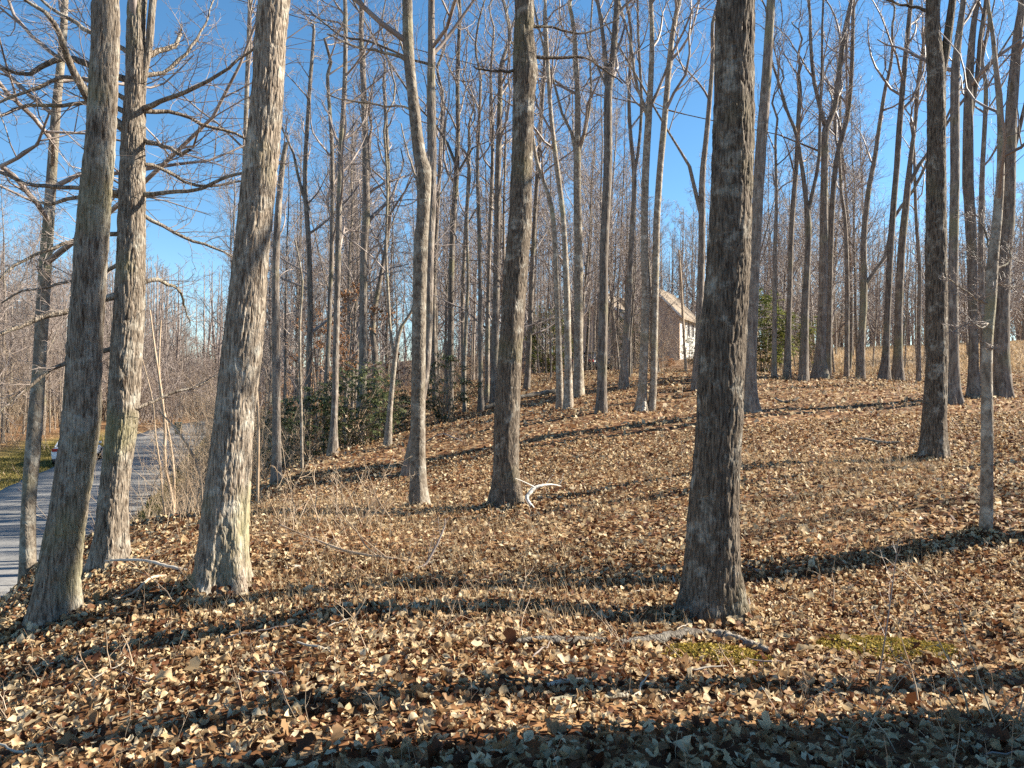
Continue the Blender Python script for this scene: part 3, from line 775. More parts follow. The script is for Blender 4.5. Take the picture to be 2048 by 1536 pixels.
make_tree("tall_tree", "tall dark trunk close behind the right edge of the largest trunk", 18.6,
          [(1502, 829, 28), (1501, 770, 25), (1501, 705, 24), (1506, 603, 22), (1510, 500, 21), (1519, 342, 22), (1526, 250, 21), (1532, 171, 20), (1538, 68, 18), (1542, 0, 17)],
          mat=M_FAR, Ht=22, h0=10, nl=13, nb=8, nt_=6, detail=1, seed=26, flare=.4)
make_tree("twin_dark_tree", "dark trunk seen against the left edge of the largest trunk, in front of the house", 24.0,
          [(1392, 770, 20), (1397, 690, 15), (1400, 600, 15), (1403, 520, 14), (1404, 440, 14), (1405, 350, 12), (1415, 250, 10), (1425, 120, 8)],
          forks=[[(1402, 430, 9), (1390, 380, 8), (1378, 330, 7), (1360, 300, 6), (1340, 270, 5)]], mat=M_FAR, Ht=18, h0=8, nl=13, nb=8, nt_=6, seed=27)
make_tree("crest_sapling", "thin dark sapling beside the sunlit evergreen bush on the crest", 28.0, [(1548, 752, 11), (1549, 650, 9), (1550, 500, 8), (1553, 400, 6), (1551, 280, 5)], mat=M_FAR, Ht=14, h0=6, nl=12, nb=7, nt_=5, seed=28, cat="sapling")
make_tree("crest_tree", "narrow trunk on the crest with a broken-off top, right of the sunlit evergreen bush", 28.0,
          [(1574, 756, 16), (1577, 650, 11), (1580, 560, 10), (1582, 480, 10), (1587, 400, 10), (1592, 342, 9), (1597, 240, 9), (1600, 180, 8), (1597, 150, 6)], mat=M_FAR, Ht=14, h0=7, nl=13, nb=7, nt_=6, seed=29)
make_tree("crest_tree", "crest trunk that splits into a narrow Y, left of the stoutest crest trunk", 27.0,
          [(1607, 757, 20), (1609, 680, 16), (1611, 600, 14), (1616, 500, 12), (1616, 440, 12), (1612, 400, 9), (1602, 320, 8), (1590, 260, 7), (1575, 225, 6)],
          forks=[[(1618, 420, 8), (1628, 370, 8), (1638, 320, 7), (1640, 230, 6)]], mat=M_FAR, Ht=16, h0=8, nl=14, nb=8, nt_=6, seed=30)
make_tree("crest_tree", "stoutest trunk on the crest, with a flared foot and a wide two-way fork", 28.0,
          [(1639, 758, 28), (1641, 700, 20), (1645, 603, 17), (1647, 500, 16), (1649, 342, 14), (1652, 256, 14), (1668, 222, 11), (1678, 150, 10), (1690, 60, 9), (1703, 0, 8)],
          forks=[[(1650, 250, 10), (1642, 220, 9), (1630, 175, 8), (1622, 100, 7), (1618, 0, 6)], [(1645, 305, 8), (1630, 285, 7), (1600, 262, 6), (1560, 270, 5)]], mat=M_FAR, Ht=19, h0=9, nl=18, nb=8, nt_=6, seed=31, flare=.6)
make_tree("crest_tree", "slanting trunk leaning right from beside the stoutest crest trunk", 29.0,
          [(1655, 753, 15), (1658, 650, 12), (1660, 540, 11), (1663, 440, 11), (1670, 342, 10), (1682, 280, 10), (1694, 239, 9), (1703, 150, 8), (1707, 0, 7)], mat=M_FAR, Ht=18, h0=8, nl=15, nb=8, nt_=6, seed=32)
make_tree("crest_tree", "thin straight trunk on the crest midway between the stoutest and the forked one", 31.0,
          [(1693, 756, 10), (1694, 650, 9), (1694, 540, 8), (1690, 440, 7), (1682, 380, 6), (1678, 300, 5)], mat=M_FAR, Ht=14, h0=7, nl=12, nb=7, nt_=5, seed=33)
make_tree("crest_tree", "crest trunk with a low side stem sweeping up to the right", 30.0,
          [(1720, 758, 18), (1723, 680, 14), (1727, 603, 14), (1728, 540, 12), (1728, 470, 11), (1738, 376, 10), (1748, 325, 9), (1758, 256, 8), (1770, 180, 7)],
          forks=[[(1728, 575, 9), (1742, 550, 9), (1760, 530, 9), (1776, 500, 8), (1785, 440, 8), (1830, 375, 7), (1860, 310, 6)]], mat=M_FAR, Ht=17, h0=8, nl=14, nb=8, nt_=6, seed=34)
make_tree("crest_tree", "straight tapering trunk crossing the sweeping stem on the crest", 28.0,
          [(1768, 766, 22), (1772, 700, 14), (1776, 603, 12), (1781, 500, 12), (1788, 400, 11), (1793, 342, 11), (1800, 239, 11), (1812, 103, 9), (1822, 0, 8)], mat=M_FAR, Ht=20, h0=9, nl=14, nb=8, nt_=6, seed=35)
make_tree("crest_tree", "wide-skirted trunk with a high right fork, at the right end of the crest", 28.5,
          [(1795, 767, 24), (1796, 700, 17), (1798, 603, 15), (1803, 500, 14), (1812, 410, 13), (1815, 376, 12), (1822, 310, 9), (1830, 250, 8), (1838, 150, 7)],
          forks=[[(1818, 370, 9), (1838, 330, 9), (1858, 305, 8), (1910, 222, 7), (1990, 120, 5)]], mat=M_FAR, Ht=18, h0=8, nl=14, nb=8, nt_=6, seed=36, flare=.5)
make_tree("crest_sapling", "thin sapling standing against the left side of the dark straight trunk at right", 30.0,
          [(1837, 767, 9), (1838, 650, 8), (1839, 540, 7), (1832, 430, 6), (1828, 300, 5)], mat=M_FAR, Ht=13, h0=6, nl=11, nb=7, nt_=5, seed=37, cat="sapling")
make_tree("right_group_tree", "dark trunk with a rooty foot just right of the lone dark trunk", 19.0,
          [(1909, 808, 27), (1908, 760, 22), (1907, 705, 20), (1906, 603, 19), (1907, 500, 18), (1910, 342, 17), (1910, 171, 17), (1915, 90, 14), (1927, 0, 11)],
          mat=M_FAR, Ht=19, h0=8, nl=15, nb=8, nt_=6, detail=1, seed=38, flare=.5)
make_tree("right_group_tree", "greyer trunk between the rooty dark trunk and the pale wavy sapling", 20.0,
          [(1947, 795, 23), (1947, 705, 18), (1945, 603, 17), (1943, 500, 18), (1938, 400, 20), (1936, 342, 20), (1938, 171, 16), (1946, 60, 12), (1955, 0, 10)],
          forks=[[(1942, 230, 9), (1955, 150, 9), (1960, 80, 8), (1972, 0, 7)]], mat=M_FAR, Ht=18, h0=8, nl=14, nb=8, nt_=6, detail=1, seed=39, flare=.4)
make_tree("right_group_tree", "stout trunk just behind the pale wavy sapling, leaning right at the top", 20.0,
          [(2006, 798, 32), (2004, 740, 30), (2003, 671, 29), (2005, 570, 28), (2010, 500, 26), (2016, 444, 24), (2019, 342, 22), (2024, 205, 21), (2036, 68, 17), (2045, 0, 15)],
          forks=[[(2020, 330, 8), (2038, 260, 8), (2055, 190, 7), (2080, 100, 6)]], mat=M_FAR, Ht=19, h0=8, nl=14, nb=8, nt_=6, detail=1, seed=40, flare=.35)
make_tree("right_group_tree", "shadowed narrow trunk seen between the grey trunk and the pale sapling", 25.0,
          [(1967, 785, 14), (1966, 700, 11), (1964, 600, 11), (1962, 480, 10), (1965, 340, 9), (1972, 180, 8)], mat=M_FAR, Ht=17, h0=7, nl=13, nb=8, nt_=6, seed=41)
make_tree("birch_stem", "thin pale stem partly hidden by the upper part of the thick leaning trunk", 18.0,
          [(470, 960, 13), (478, 800, 12), (484, 600, 11), (489, 342, 9), (494, 171, 9), (500, 0, 8)], mat=M_SMOOTH, Ht=15, h0=8, nl=12, nb=7, nt_=6, seed=42, up=.2, ang=(20, 45))
make_tree("bare_crown_tree", "dark-limbed tree between the thick leaning trunk and the laurels, branching from low down", 27.0,
          [(612, 850, 14), (616, 760, 12), (620, 640, 11), (618, 500, 10), (610, 360, 9), (618, 200, 8), (628, 60, 6)],
          forks=[[(618, 420, 7), (600, 370, 6), (585, 300, 5), (560, 250, 4)]], mat=M_FAR, Ht=16, h0=4, nl=20, nb=8, nt_=6, seed=43, up=.06)
make_tree("back_tree", "narrow trunk behind the laurels with a bend above the shrubs", 31.0,
          [(752, 800, 14), (750, 720, 12), (746, 640, 11), (760, 560, 9), (775, 470, 9), (776, 350, 8), (770, 200, 7)], mat=M_FAR, Ht=17, h0=6, nl=14, nb=8, nt_=6, seed=44)
make_tree("back_tree", "narrow trunk behind the kinked grey trunk, seen to its right above the shrubs", 31.0,
          [(870, 790, 12), (868, 700, 11), (867, 600, 10), (872, 480, 9), (880, 330, 8), (885, 200, 7)], mat=M_FAR, Ht=17, h0=7, nl=13, nb=8, nt_=6, seed=45)
make_tree("back_tree", "thin trunk right of the three-forked trunk, first from it", 30.0,
          [(927, 795, 9), (926, 700, 8), (925, 600, 8), (930, 480, 7), (938, 330, 6)], mat=M_FAR, Ht=15, h0=6, nl=12, nb=7, nt_=6, seed=46)
make_tree("back_tree", "thin pale trunk with a sunlit foot, second right of the three-forked trunk", 27.0,
          [(929, 812, 8), (929, 740, 7), (932, 650, 7), (936, 560, 6), (934, 440, 6), (940, 340, 5)], mat=M_SMOOTH, Ht=12, h0=5, nl=11, nb=7, nt_=6, seed=47)

# ------------------------------------------------------------------ kinds of tree, sapling and shrub that repeat in the woods
def template_tree(seed, Ht, r, h0, nl, nb, nt_, fork=True, up=.14, ang=(28, 60), limb_len=.26, fine=1.6):
    rng = np.random.default_rng(seed)
    n = 9
    lean = rng.normal(size=2) * .03
    zs = np.linspace(-.4, Ht, n)
    xy = np.cumsum(rng.normal(size=(n, 2)) * .021 * Ht / 5, axis=0) + zs[:, None] * lean * 1.5; xy -= xy[0]
    path = np.column_stack([xy, zs, r * (1 - .93 * np.linspace(0, 1, n) ** 1.15)])
    v1 = trunk_mesh("t", path, 9, 26, rng, 0, None, .35, 4, .03, base_h=0.0)
    stems = [path]; parts = [v1]
    if fork:
        k = rng.integers(3, 6)
        az = rng.uniform(0, 6.28); L = Ht - zs[k]
        f = np.linspace(0, 1, 6)
        fx = path[k, 0] + np.cos(az) * L * .32 * f ** .8; fy = path[k, 1] + np.sin(az) * L * .32 * f ** .8
        fp = np.column_stack([fx, fy, zs[k] + L * .85 * f, path[k, 3] * .7 * (1 - .9 * f)])
        stems.append(fp); parts.append(trunk_mesh("f", fp, 7, 14, rng, 0, None, 0, 3, .03))
    tv, tq = merge(parts)
    lv = crown_paths(rng, stems, nl if not fork else int(nl * .65), nb, nt_, h0, Ht, limb_len, ang, up, fine=fine)
    cv, cq = levels_mesh(lv)
    return mesh_np("trunk", tv, tq, smooth=True), mesh_np("crown", cv, cq, smooth=True)

TALL = [template_tree(300 + i, Ht=RNG.uniform(17, 23), r=RNG.uniform(.085, .16), h0=RNG.uniform(4.0, 7.5), nl=24, nb=9, nt_=8, fork=i % 3 != 2, up=RNG.uniform(.08, .2)) for i in range(8)]
SLIM = [template_tree(340 + i, Ht=RNG.uniform(8, 13), r=RNG.uniform(.045, .08), h0=RNG.uniform(2, 3.5), nl=18, nb=6, nt_=6, fork=False, limb_len=.2, up=.18, ang=(25, 60), fine=1.2) for i in range(4)]

LOWC = [template_tree(360 + i, Ht=RNG.uniform(14, 20), r=RNG.uniform(.09, .14), h0=1.8, nl=26, nb=8, nt_=7, fork=i % 2 == 0, up=.1, ang=(35, 70)) for i in range(3)]
def put_tree(tpl, name, x, y, label, group, rz, sc, mat, twig=None, cat="tree", tilt=0.0):
    tm, cm = tpl
    key = (tm.name, mat.name)
    if not tm.materials: tm.materials.append(mat)
    if not cm.materials: cm.materials.append(twig or M_TWIG)
    r = empty(name, (x, y, h1(x, y) ), rz)
    r.scale = (sc, sc, sc)
    r.rotation_euler = (tilt * math.cos(rz * 3), tilt * math.sin(rz * 5), rz)
    tag(r, label, cat, group)
    for nm, me in (("trunk", tm), ("crown", cm)):
        c = bpy.data.objects.new(nm, me); COL.objects.link(c); c.parent = r
    return r

PLACED = [(at(u, 768, d)[0], d) for u, d in [(106, 6), (222, 8), (438, 6.5), (1425, 6), (1012, 11), (838, 12), (1866, 13)]]
def scatter(n, gen, tpls, name, label, group, mat, smin=.85, smax=1.15, mind=1.6, cat="tree", tilt=.03, twig=None):
    done = 0; tries = 0
    while done < n and tries < n * 60:
        tries += 1
        x, y = gen()
        if abs(float(road_dist([x], [y])[0][0])) < 4.6: continue
        if any((x - a) ** 2 + (y - b_) ** 2 < mind ** 2 for a, b_ in PLACED): continue
        PLACED.append((x, y)); done += 1
        put_tree(tpls[RNG.integers(len(tpls))], name, x, y, label, group, RNG.uniform(0, 6.28), RNG.uniform(smin, smax), mat, twig, cat, tilt)

def uv_gen(u0, u1, d0, d1):
    def g():
        d = math.sqrt(RNG.uniform(d0 * d0, d1 * d1)); u = RNG.uniform(u0, u1)
        return (u - 1024) / F * d, d
    return g
def left_gen():
    while True:
        y = RNG.uniform(24, 105); x = -RNG.uniform(.38, .78) * y
        if float(road_dist([x], [y])[0][0]) < -7.5: return x, y
scatter(50, left_gen, LOWC, "bare_tree", "low-branching bare tree in the dense woods across the road", "low-branching trees across the road", M_FAR, .7, 1.0)
scatter(60, left_gen, TALL, "bare_tree", "bare grey tree in the dense woods across the road", "trees across the road", M_FAR, .75, 1.1)
scatter(60, left_gen, SLIM, "slim_sapling", "slim bare sapling in the dense woods across the road", "saplings across the road", M_FAR, .8, 1.2, 1.0, "sapling")
scatter(11, uv_gen(560, 1010, 27, 50), LOWC, "bare_tree", "low-branching bare tree among the trunks behind the laurel thicket", "low-branching trees behind the laurels", M_FAR, .6, .9, 1.4)
scatter(10, uv_gen(1050, 1500, 34, 56), LOWC, "bare_tree", "low-branching bare tree between the trunks and the house", "low-branching trees near the house", M_FAR, .5, .75, 1.4)
scatter(32, uv_gen(430, 1010, 38, 88), TALL, "bare_tree", "bare grey tree in the woods far behind the laurel thicket", "trees far behind the laurel thicket", M_FAR, .75, 1.1)
scatter(30, uv_gen(480, 1010, 29, 50), SLIM, "slim_sapling", "slim bare sapling in the woods far behind the laurel thicket", "saplings far behind the laurel thicket", M_FAR, .8, 1.25, 1.0, "sapling")
scatter(34, uv_gen(1010, 1500, 84, 120), TALL, "bare_tree", "bare tree in the woods behind the brick house", "trees behind the house", M_FAR, .8, 1.1)
scatter(12, uv_gen(1020, 1240, 34, 62), TALL, "bare_tree", "bare tree standing left of the brick house beyond the crest", "trees left of the house", M_FAR, .7, 1.0)
scatter(20, uv_gen(1040, 1320, 27, 48), SLIM, "pale_sapling", "thin pale sapling among the trunks below the brick house", "saplings below the house", M_FAR, .7, 1.1, .9, "sapling")
scatter(50, uv_gen(1500, 2150, 76, 110), LOWC, "bare_tree", "bare tree in the far woods beyond the golden field", "trees beyond the field", M_FAR, .8, 1.15)
scatter(14, uv_gen(1500, 1760, 38, 66), TALL, "bare_tree", "bare tree between the crest and the golden field", "trees between crest and field", M_FAR, .7, 1.0)
scatter(14, uv_gen(1530, 2080, 31, 46), SLIM, "slim_sapling", "slim sapling just beyond the crest on the right", "saplings beyond the crest", M_FAR, .7, 1.1, .9, "sapling")
# the wood goes on to the right of the view, where its long shadows come from
SUNLIT = [at(u, 768, d)[:2] for u, d in [(106, 6), (222, 8), (438, 6.5), (1425, 6), (1012, 11), (838, 12), (1866, 13), (1971, 8), (56, 10), (1502, 18.6)]]
def shades(x, y, gap=.85):
    c, s_ = math.cos(SUN_AZ), math.sin(SUN_AZ)
    for a, b_ in SUNLIT:
        t = (x - a) * c + (y - b_) * s_
        if 0 < t < 30 and abs(-(x - a) * s_ + (y - b_) * c) < gap: return True
    return False
def right_gen():
    while True:
        p = right_gen_any()
        if not shades(*p): return p
def right_gen_any():
    y = RNG.uniform(-3, 46); x = RNG.uniform(.70 * max(y, 0) + 4.0, .70 * max(y, 0) + 30); return x, y
THIN = [template_tree(380 + i, Ht=RNG.uniform(17, 22), r=RNG.uniform(.13, .2), h0=9, nl=9, nb=4, nt_=4, fork=i % 2 == 0, fine=.55) for i in range(4)]
scatter(34, right_gen, THIN, "bare_tree", "bare tree in the same wood beyond the right edge of the photo", "trees beyond the right edge", M_FAR, .85, 1.15, 2.6)
for x, y, k, s_ in [(5.6, 4.45, 2, 1.7), (5.2, 3.75, 1, 1.6), (9.4, 8.9, 4, 1.1), (7.4, 5.75, 5, 1.0)]:
    put_tree(THIN[k % 4], "bare_tree", x, y, "bare tree in the same wood beyond the right edge of the photo", "trees beyond the right edge", 1.0 + k, s_, M_FAR)

scatter(10, uv_gen(1480, 2090, 34, 58), LOWC, "bare_tree", "low-branching bare tree between the crest and the golden field", "low-branching trees beyond the crest", M_FAR, .6, .9, 1.4)
# far woods that read as one mass
frng = np.random.default_rng(55)
fts = []
for i in range(5):
    rng = np.random.default_rng(500 + i)
    path = np.column_stack([np.zeros((6, 2)) + np.cumsum(rng.normal(size=(6, 2)) * .2, axis=0), np.linspace(-.5, 18, 6), np.linspace(.22, .03, 6)])
    lv = crown_paths(rng, [path], 15, 4, 3, 1.5, 18, .28, (28, 60), .12, fine=3.0)
    lv = [(P, R, r_, 3) for P, R, r_, s in lv]
    fts.append(merge([tubes(smooth_path(path, 8)[None, :, :3], smooth_path(path, 8)[None, :, 3], 5), levels_mesh(lv)]))
for i in range(4):
    rng = np.random.default_rng(520 + i)
    st = 9
    p0 = np.column_stack([rng.normal(size=(st, 2)) * .9, np.full(st, -.3)]); d_ = norm(np.column_stack([rng.normal(size=(st, 2)) * .28, np.ones(st)]))
    hh = rng.uniform(4, 9, st); P = np.stack([p0 + d_ * (hh * k / 4)[:, None] + rng.normal(size=(st, 3)) * .12 for k in range(5)], 1)
    R = np.linspace(.05, .015, 5)[None].repeat(st, 0)
    B, BR, _ = sprout(rng, P, R, 9, .1, 1, .36, (30, 70), 4, up=.06, rmin=.014)
    T, TR, _ = sprout(rng, B, BR, 4, .1, 1, .5, (30, 70), 3, up=.05, rmin=.012)
    fts.append(merge([tubes(P, R, 3), tubes(B, BR, 3), tubes(T, TR, 3)]))
pts_ = []
while len(pts_) < 820:
    d = frng.uniform(98, 170) if len(pts_) % 2 == 0 else frng.uniform(84, 128); u = frng.uniform(-150, 2250) if len(pts_) % 4 < 3 else frng.uniform(-150, 560)
    x, y = (u - 1024) / F * d, d
    if abs(float(road_dist([x], [y])[0][0])) > 5: pts_.append((x, y))
zz = H(np.array([p[0] for p in pts_]), np.array([p[1] for p in pts_]))
kinds_ = bpy.data.collections.new("far_wood_kinds")          # tree kinds for the instances; never linked to the scene
for k_, (v, q) in enumerate(fts):
    o_ = bpy.data.objects.new("far_wood_kind_%02d" % k_, mesh_np("far_wood_kind", v, q)); o_.data.materials.append(M_TWIG); kinds_.objects.link(o_)
kd = np.array([frng.integers(5) if (i % 2 == 0 or p[1] > 150) else 5 + frng.integers(4) for i, p in enumerate(pts_)])
fw = mesh_np("far_woods", np.column_stack([np.array(pts_), zz]), attrs={"pick": kd, "turn": frng.uniform(0, 6.28, len(pts_)), "grow": frng.uniform(.8, 1.2, len(pts_))})
far = obj("far_woods", fw, M_TWIG)
tag(far, "hazy band of distant bare woods on the horizon", "woods", kind="stuff")
ng = bpy.data.node_groups.new("far_woods_nodes", 'GeometryNodeTree')
ng.interface.new_socket("Geometry", in_out='INPUT', socket_type='NodeSocketGeometry'); ng.interface.new_socket("Geometry", in_out='OUTPUT', socket_type='NodeSocketGeometry')
gi = ng.nodes.new("NodeGroupInput"); go = ng.nodes.new("NodeGroupOutput"); ip = ng.nodes.new("GeometryNodeInstanceOnPoints"); ci = ng.nodes.new("GeometryNodeCollectionInfo")
ci.inputs[0].default_value = kinds_; ci.inputs[1].default_value = True; ci.inputs[2].default_value = True
ip.inputs['Pick Instance'].default_value = True
def named(n_, t_):
    a_ = ng.nodes.new("GeometryNodeInputNamedAttribute"); a_.data_type = t_; a_.inputs[0].default_value = n_; return a_.outputs[0]
cx = ng.nodes.new("ShaderNodeCombineXYZ"); ng.links.new(named("turn", 'FLOAT'), cx.inputs[2])
cs = ng.nodes.new("ShaderNodeCombineXYZ"); g_ = named("grow", 'FLOAT')
for i in range(3): ng.links.new(g_, cs.inputs[i])
ng.links.new(gi.outputs[0], ip.inputs['Points']); ng.links.new(ci.outputs[0], ip.inputs['Instance']); ng.links.new(named("pick", 'FLOAT'), ip.inputs['Instance Index'])
ng.links.new(cx.outputs[0], ip.inputs['Rotation']); ng.links.new(cs.outputs[0], ip.inputs['Scale']); ng.links.new(ip.outputs[0], go.inputs[0])
far.modifiers.new("scatter", 'NODES').node_group = ng

# ------------------------------------------------------------------ leaves
def leaf_templates(n, rows, rng, kind="mixed"):
    out = []
    for i in range(n):
        t = np.linspace(0, 1, rows)
        k = i % 4
        w = np.sin(np.pi * np.clip(t, .03, .985) ** (.75 + .4 * rng.random())) ** .8 * rng.uniform(.28, .42)
        if k in (0, 2) and rows >= 6:
            w = w * np.where(np.arange(rows) % 2 == 0, .62, 1.25)
        if kind == "long": w = np.sin(np.pi * np.clip(t, .03, .985)) ** .7 * .17
        jj = np.array([-1, 0, 1.])
        cl = rng.uniform(-.9, 1.3); cr = rng.uniform(-.4, 1.4); tw = rng.uniform(-.6, .6)
        if kind == "long": cl = -.5; cr = rng.uniform(.2, .6); tw = 0
        X = jj[None] * w[:, None]
        Y = np.repeat((t - .5)[:, None], 3, 1)
        Z = cl * (t[:, None] - .5) ** 2 + cr * np.abs(X) * rng.uniform(.6, 1.0, (rows, 3)) + tw * X * (t[:, None] - .5) * 2
        if kind != "long":
            Z = Z + rng.normal(size=(rows, 3)) * .05
            X = X + rng.normal(size=(rows, 3)) * .02
        out.append(np.stack([X, Y, Z], -1).reshape(-1, 3))
    idx = np.arange(rows * 3).reshape(rows, 3)
    q = np.stack([idx[:-1, :-1], idx[:-1, 1:], idx[1:, 1:], idx[1:, :-1]], -1).reshape(-1, 4)
    return np.array(out), q

def rot_from(nrm, yaw):
    """matrices whose z axis is nrm, turned by yaw"""
    nrm = norm(nrm)
    a = np.stack([np.cos(yaw), np.sin(yaw), np.zeros_like(yaw)], -1)
    x = norm(a - nrm * (a * nrm).sum(-1, keepdims=True)); y = np.cross(nrm, x)
    return np.stack([x, y, nrm], -1)

def scatter_leaves(name, pos, nrm, yaw, size, tint, tpl, mat, rng, parent=None, squash=None):
    T, q = tpl
    idx = rng.integers(len(T), size=len(pos))
    loc = T[idx] * size[:, None, None]
    if squash is not None: loc = loc * squash[:, None, :]
    R_ = rot_from(nrm, yaw)
    v = np.einsum('nij,nkj->nki', R_, loc) + pos[:, None, :]
    nv = T.shape[1]
    Q = (q[None] + (np.arange(len(pos)) * nv)[:, None, None]).reshape(-1, 4)
    return mesh_np(name, v.reshape(-1, 3), Q, smooth=True, attrs={"tint": np.repeat(tint, nv)})

def tint_dist(rng, n):
    a = rng.beta(1.9, 1.25, n)
    return np.where(rng.random(n) < .17, rng.uniform(0, .34, n), a)

lrng = np.random.default_rng(77)
T_BIG = leaf_templates(24, 7, lrng); T_NEAR = leaf_templates(28, 5, lrng); T_FAR = leaf_templates(12, 3, lrng)
_d = np.array([[0, -.5, 0], [.36, 0, 0], [0, .5, 0], [-.36, 0, 0]])
T_QUAD = (np.array([_d * np.array([lrng.uniform(.7, 1.2), 1, 1]) + np.array([[0, 0, a], [0, 0, -b], [0, 0, a], [0, 0, -b]]) for a, b in lrng.uniform(-.15, .25, (12, 2))]), np.array([[0, 1, 2, 3]]))
T_MID = (np.array([np.vstack([_d * np.array([lrng.uniform(.7, 1.2), 1, 1]) + np.array([[0, 0, a], [0, 0, b], [0, 0, a], [0, 0, c]]), [[0, 0, 0]]]) for a, b, c in lrng.uniform(-.12, .3, (16, 3))]), np.array([[0, 1, 2, 4], [0, 4, 2, 3]]))
MOSS = [(2.62, 5.35, .55, .30), (1.35, 5.05, .42, .22)]     # x, y, half axes of bare mossy patches
def litter_points(rng, n, y0, y1, pad):
    y = np.sqrt(rng.uniform(max(y0, .5) ** 2, y1 ** 2, n))
    x = (rng.random(n) * 2 - 1) * (.70 * y + pad)
    rd, _ = road_dist(x, y)
    keep = (np.abs(rd) > 3.3 + rng.random(n) * .8) | ((rng.random(n) < .05))
    keep &= ~((rd < -3) & (rng.random(n) < .75))
    for mx_, my_, a, b_ in MOSS:
        keep &= ((((x - mx_) / a) ** 2 + ((y - my_) / b_) ** 2) > .8) | (rng.random(n) < .25)
    return x[keep], y[keep]
def litter(n, y0, y1, pad, tpl, smin, smax, lift, rng):
    x, y = litter_points(rng, n, y0, y1, pad)
    z = H(x, y)
    e = .05
    gxn = (H(x + e, y) - z) / e; gyn = (H(x, y + e) - z) / e
    nr = np.column_stack([-gxn, -gyn, np.ones(len(x))]); nr = norm(nr)
    tilt = rng.normal(size=(len(x), 3)) * np.where(rng.random(len(x)) < .35, 1.1, .42)[:, None]
    nr = norm(nr + tilt); nr[:, 2] = np.abs(nr[:, 2]) + .05
    size = rng.uniform(smin, smax, len(x)) * np.where(rng.random(len(x)) < .12, rng.uniform(1.2, 1.8, len(x)), 1)
    pos = np.column_stack([x, y, z + rng.uniform(.004, lift, len(x)) + size * .12])
    return pos, nr, rng.uniform(0, 6.28, len(x)), size, tint_dist(rng, len(x))

P_, N_, Y_, S_, C_ = litter(42000, 2.5, 8.0, .8, T_NEAR, .026, .060, .05, lrng)
# the three hundred that show largest stand alone
rank = np.where(P_[:, 1] > 2.9, S_ / P_[:, 1], 0) * (np.abs(P_[:, 0]) < .64 * P_[:, 1])
# leave out those below the bottom edge
below = (EYE - P_[:, 2]) / P_[:, 1] > 755 / F
rank[below] = 0
big = np.argsort(-rank)[:300]
S_[big] *= lrng.uniform(.9, 1.5, 300)
mask = np.ones(len(P_), bool); mask[big] = False
sq = np.column_stack([lrng.uniform(.45, 1.15, len(P_)), np.ones(len(P_)), lrng.uniform(.6, 1.7, len(P_))])
parts = [("near", scatter_leaves("leaf_litter", P_[mask], N_[mask], Y_[mask], S_[mask], C_[mask], T_NEAR, M_LITTER, lrng, squash=sq[mask]))]
P2, N2, Y2, S2, C2 = litter(84000, 8.0, 17.0, 1.5, T_MID, .036, .075, .05, lrng)
m2_ = scatter_leaves("leaf_litter_middle", P2, N2, Y2, S2, C2, T_MID, M_LITTER, lrng)
P3, N3, Y3, S3, C3 = litter(80000, 17.0, 40.0, 2, T_QUAD, .055, .11, .05, lrng)
m3_ = scatter_leaves("leaf_litter_far", P3, N3, Y3, S3, C3, T_QUAD, M_LITTER, lrng)
hx, hy, hz, hn = [], [], [], []
for (tx, ty), tr_ in zip([at(u, 768, d)[:2] for u, d in [(106, 6), (222, 8), (438, 6.5), (1425, 6), (1012, 11), (838, 12), (1866, 13), (1971, 8)]], (.2, .2, .24, .25, .24, .15, .24, .1)):
    n_ = 420; a_ = lrng.uniform(0, 6.28, n_); rr_ = tr_ * lrng.uniform(1.05, 2.0, n_)
    hx.append(tx + np.cos(a_) * rr_); hy.append(ty + np.sin(a_) * rr_)
    hz.append(np.maximum(0, 1.9 - rr_ / tr_) * .13 * lrng.random(n_)); hn.append(np.column_stack([np.cos(a_) * .7, np.sin(a_) * .7, np.ones(n_)]))
hx, hy, hz, hn = np.concatenate(hx), np.concatenate(hy), np.concatenate(hz), np.concatenate(hn)
n_ = len(hx)
heap = scatter_leaves("leaf_heaps", np.column_stack([hx, hy, H(hx, hy) + hz + .02]), norm(hn + lrng.normal(size=(n_, 3)) * .5), lrng.uniform(0, 6.28, n_), lrng.uniform(.04, .085, n_), tint_dist(lrng, n_), T_NEAR, M_LITTER, lrng)
lit = obj("leaf_litter", parts[0][1], M_LITTER)
tag(obj("leaf_heaps", heap, M_LITTER, lit), kind="stuff")
tag(lit, "thick carpet of curled tan and brown fallen leaves over the whole slope", "leaf litter", kind="stuff")
tag(obj("leaf_drift", m2_, M_LITTER, lit), kind="stuff")
tag(obj("leaf_scatter", m3_, M_LITTER, lit), kind="stuff")
# single leaves: ten shapes times four tints, shared
SHAPES = [[mesh_np("fallen_leaf", T_BIG[0][k * 2], T_BIG[1], smooth=True, attrs={"tint": np.full(21, tv)}) for tv in (.12, .45, .7, .93)] for k in range(12)]
KIND = ["dark russet curled leaf lying in the nearest leaf litter", "light brown curled leaf lying in the nearest leaf litter", "tan dry leaf lying in the nearest leaf litter", "pale bleached leaf lying in the nearest leaf litter"]
GRP = ["dark russet leaves nearest the viewer", "light brown leaves nearest the viewer", "tan leaves nearest the viewer", "pale bleached leaves nearest the viewer"]
Rm = rot_from(N_[big], Y_[big])
for i, k in enumerate(big):
    tb = 0 if C_[k] < .3 else 1 if C_[k] < .58 else 2 if C_[k] < .82 else 3
    o_ = obj("fallen_leaf", SHAPES[i % 12][tb], M_LITTER)
    M4 = Matrix(Rm[i].tolist()).to_4x4(); M4.translation = Vector(P_[k])
    o_.matrix_world = M4 @ Matrix.Diagonal((S_[k] * sq[k, 0], S_[k], S_[k] * sq[k, 2], 1))
    tag(o_, KIND[tb], "leaf", GRP[tb])

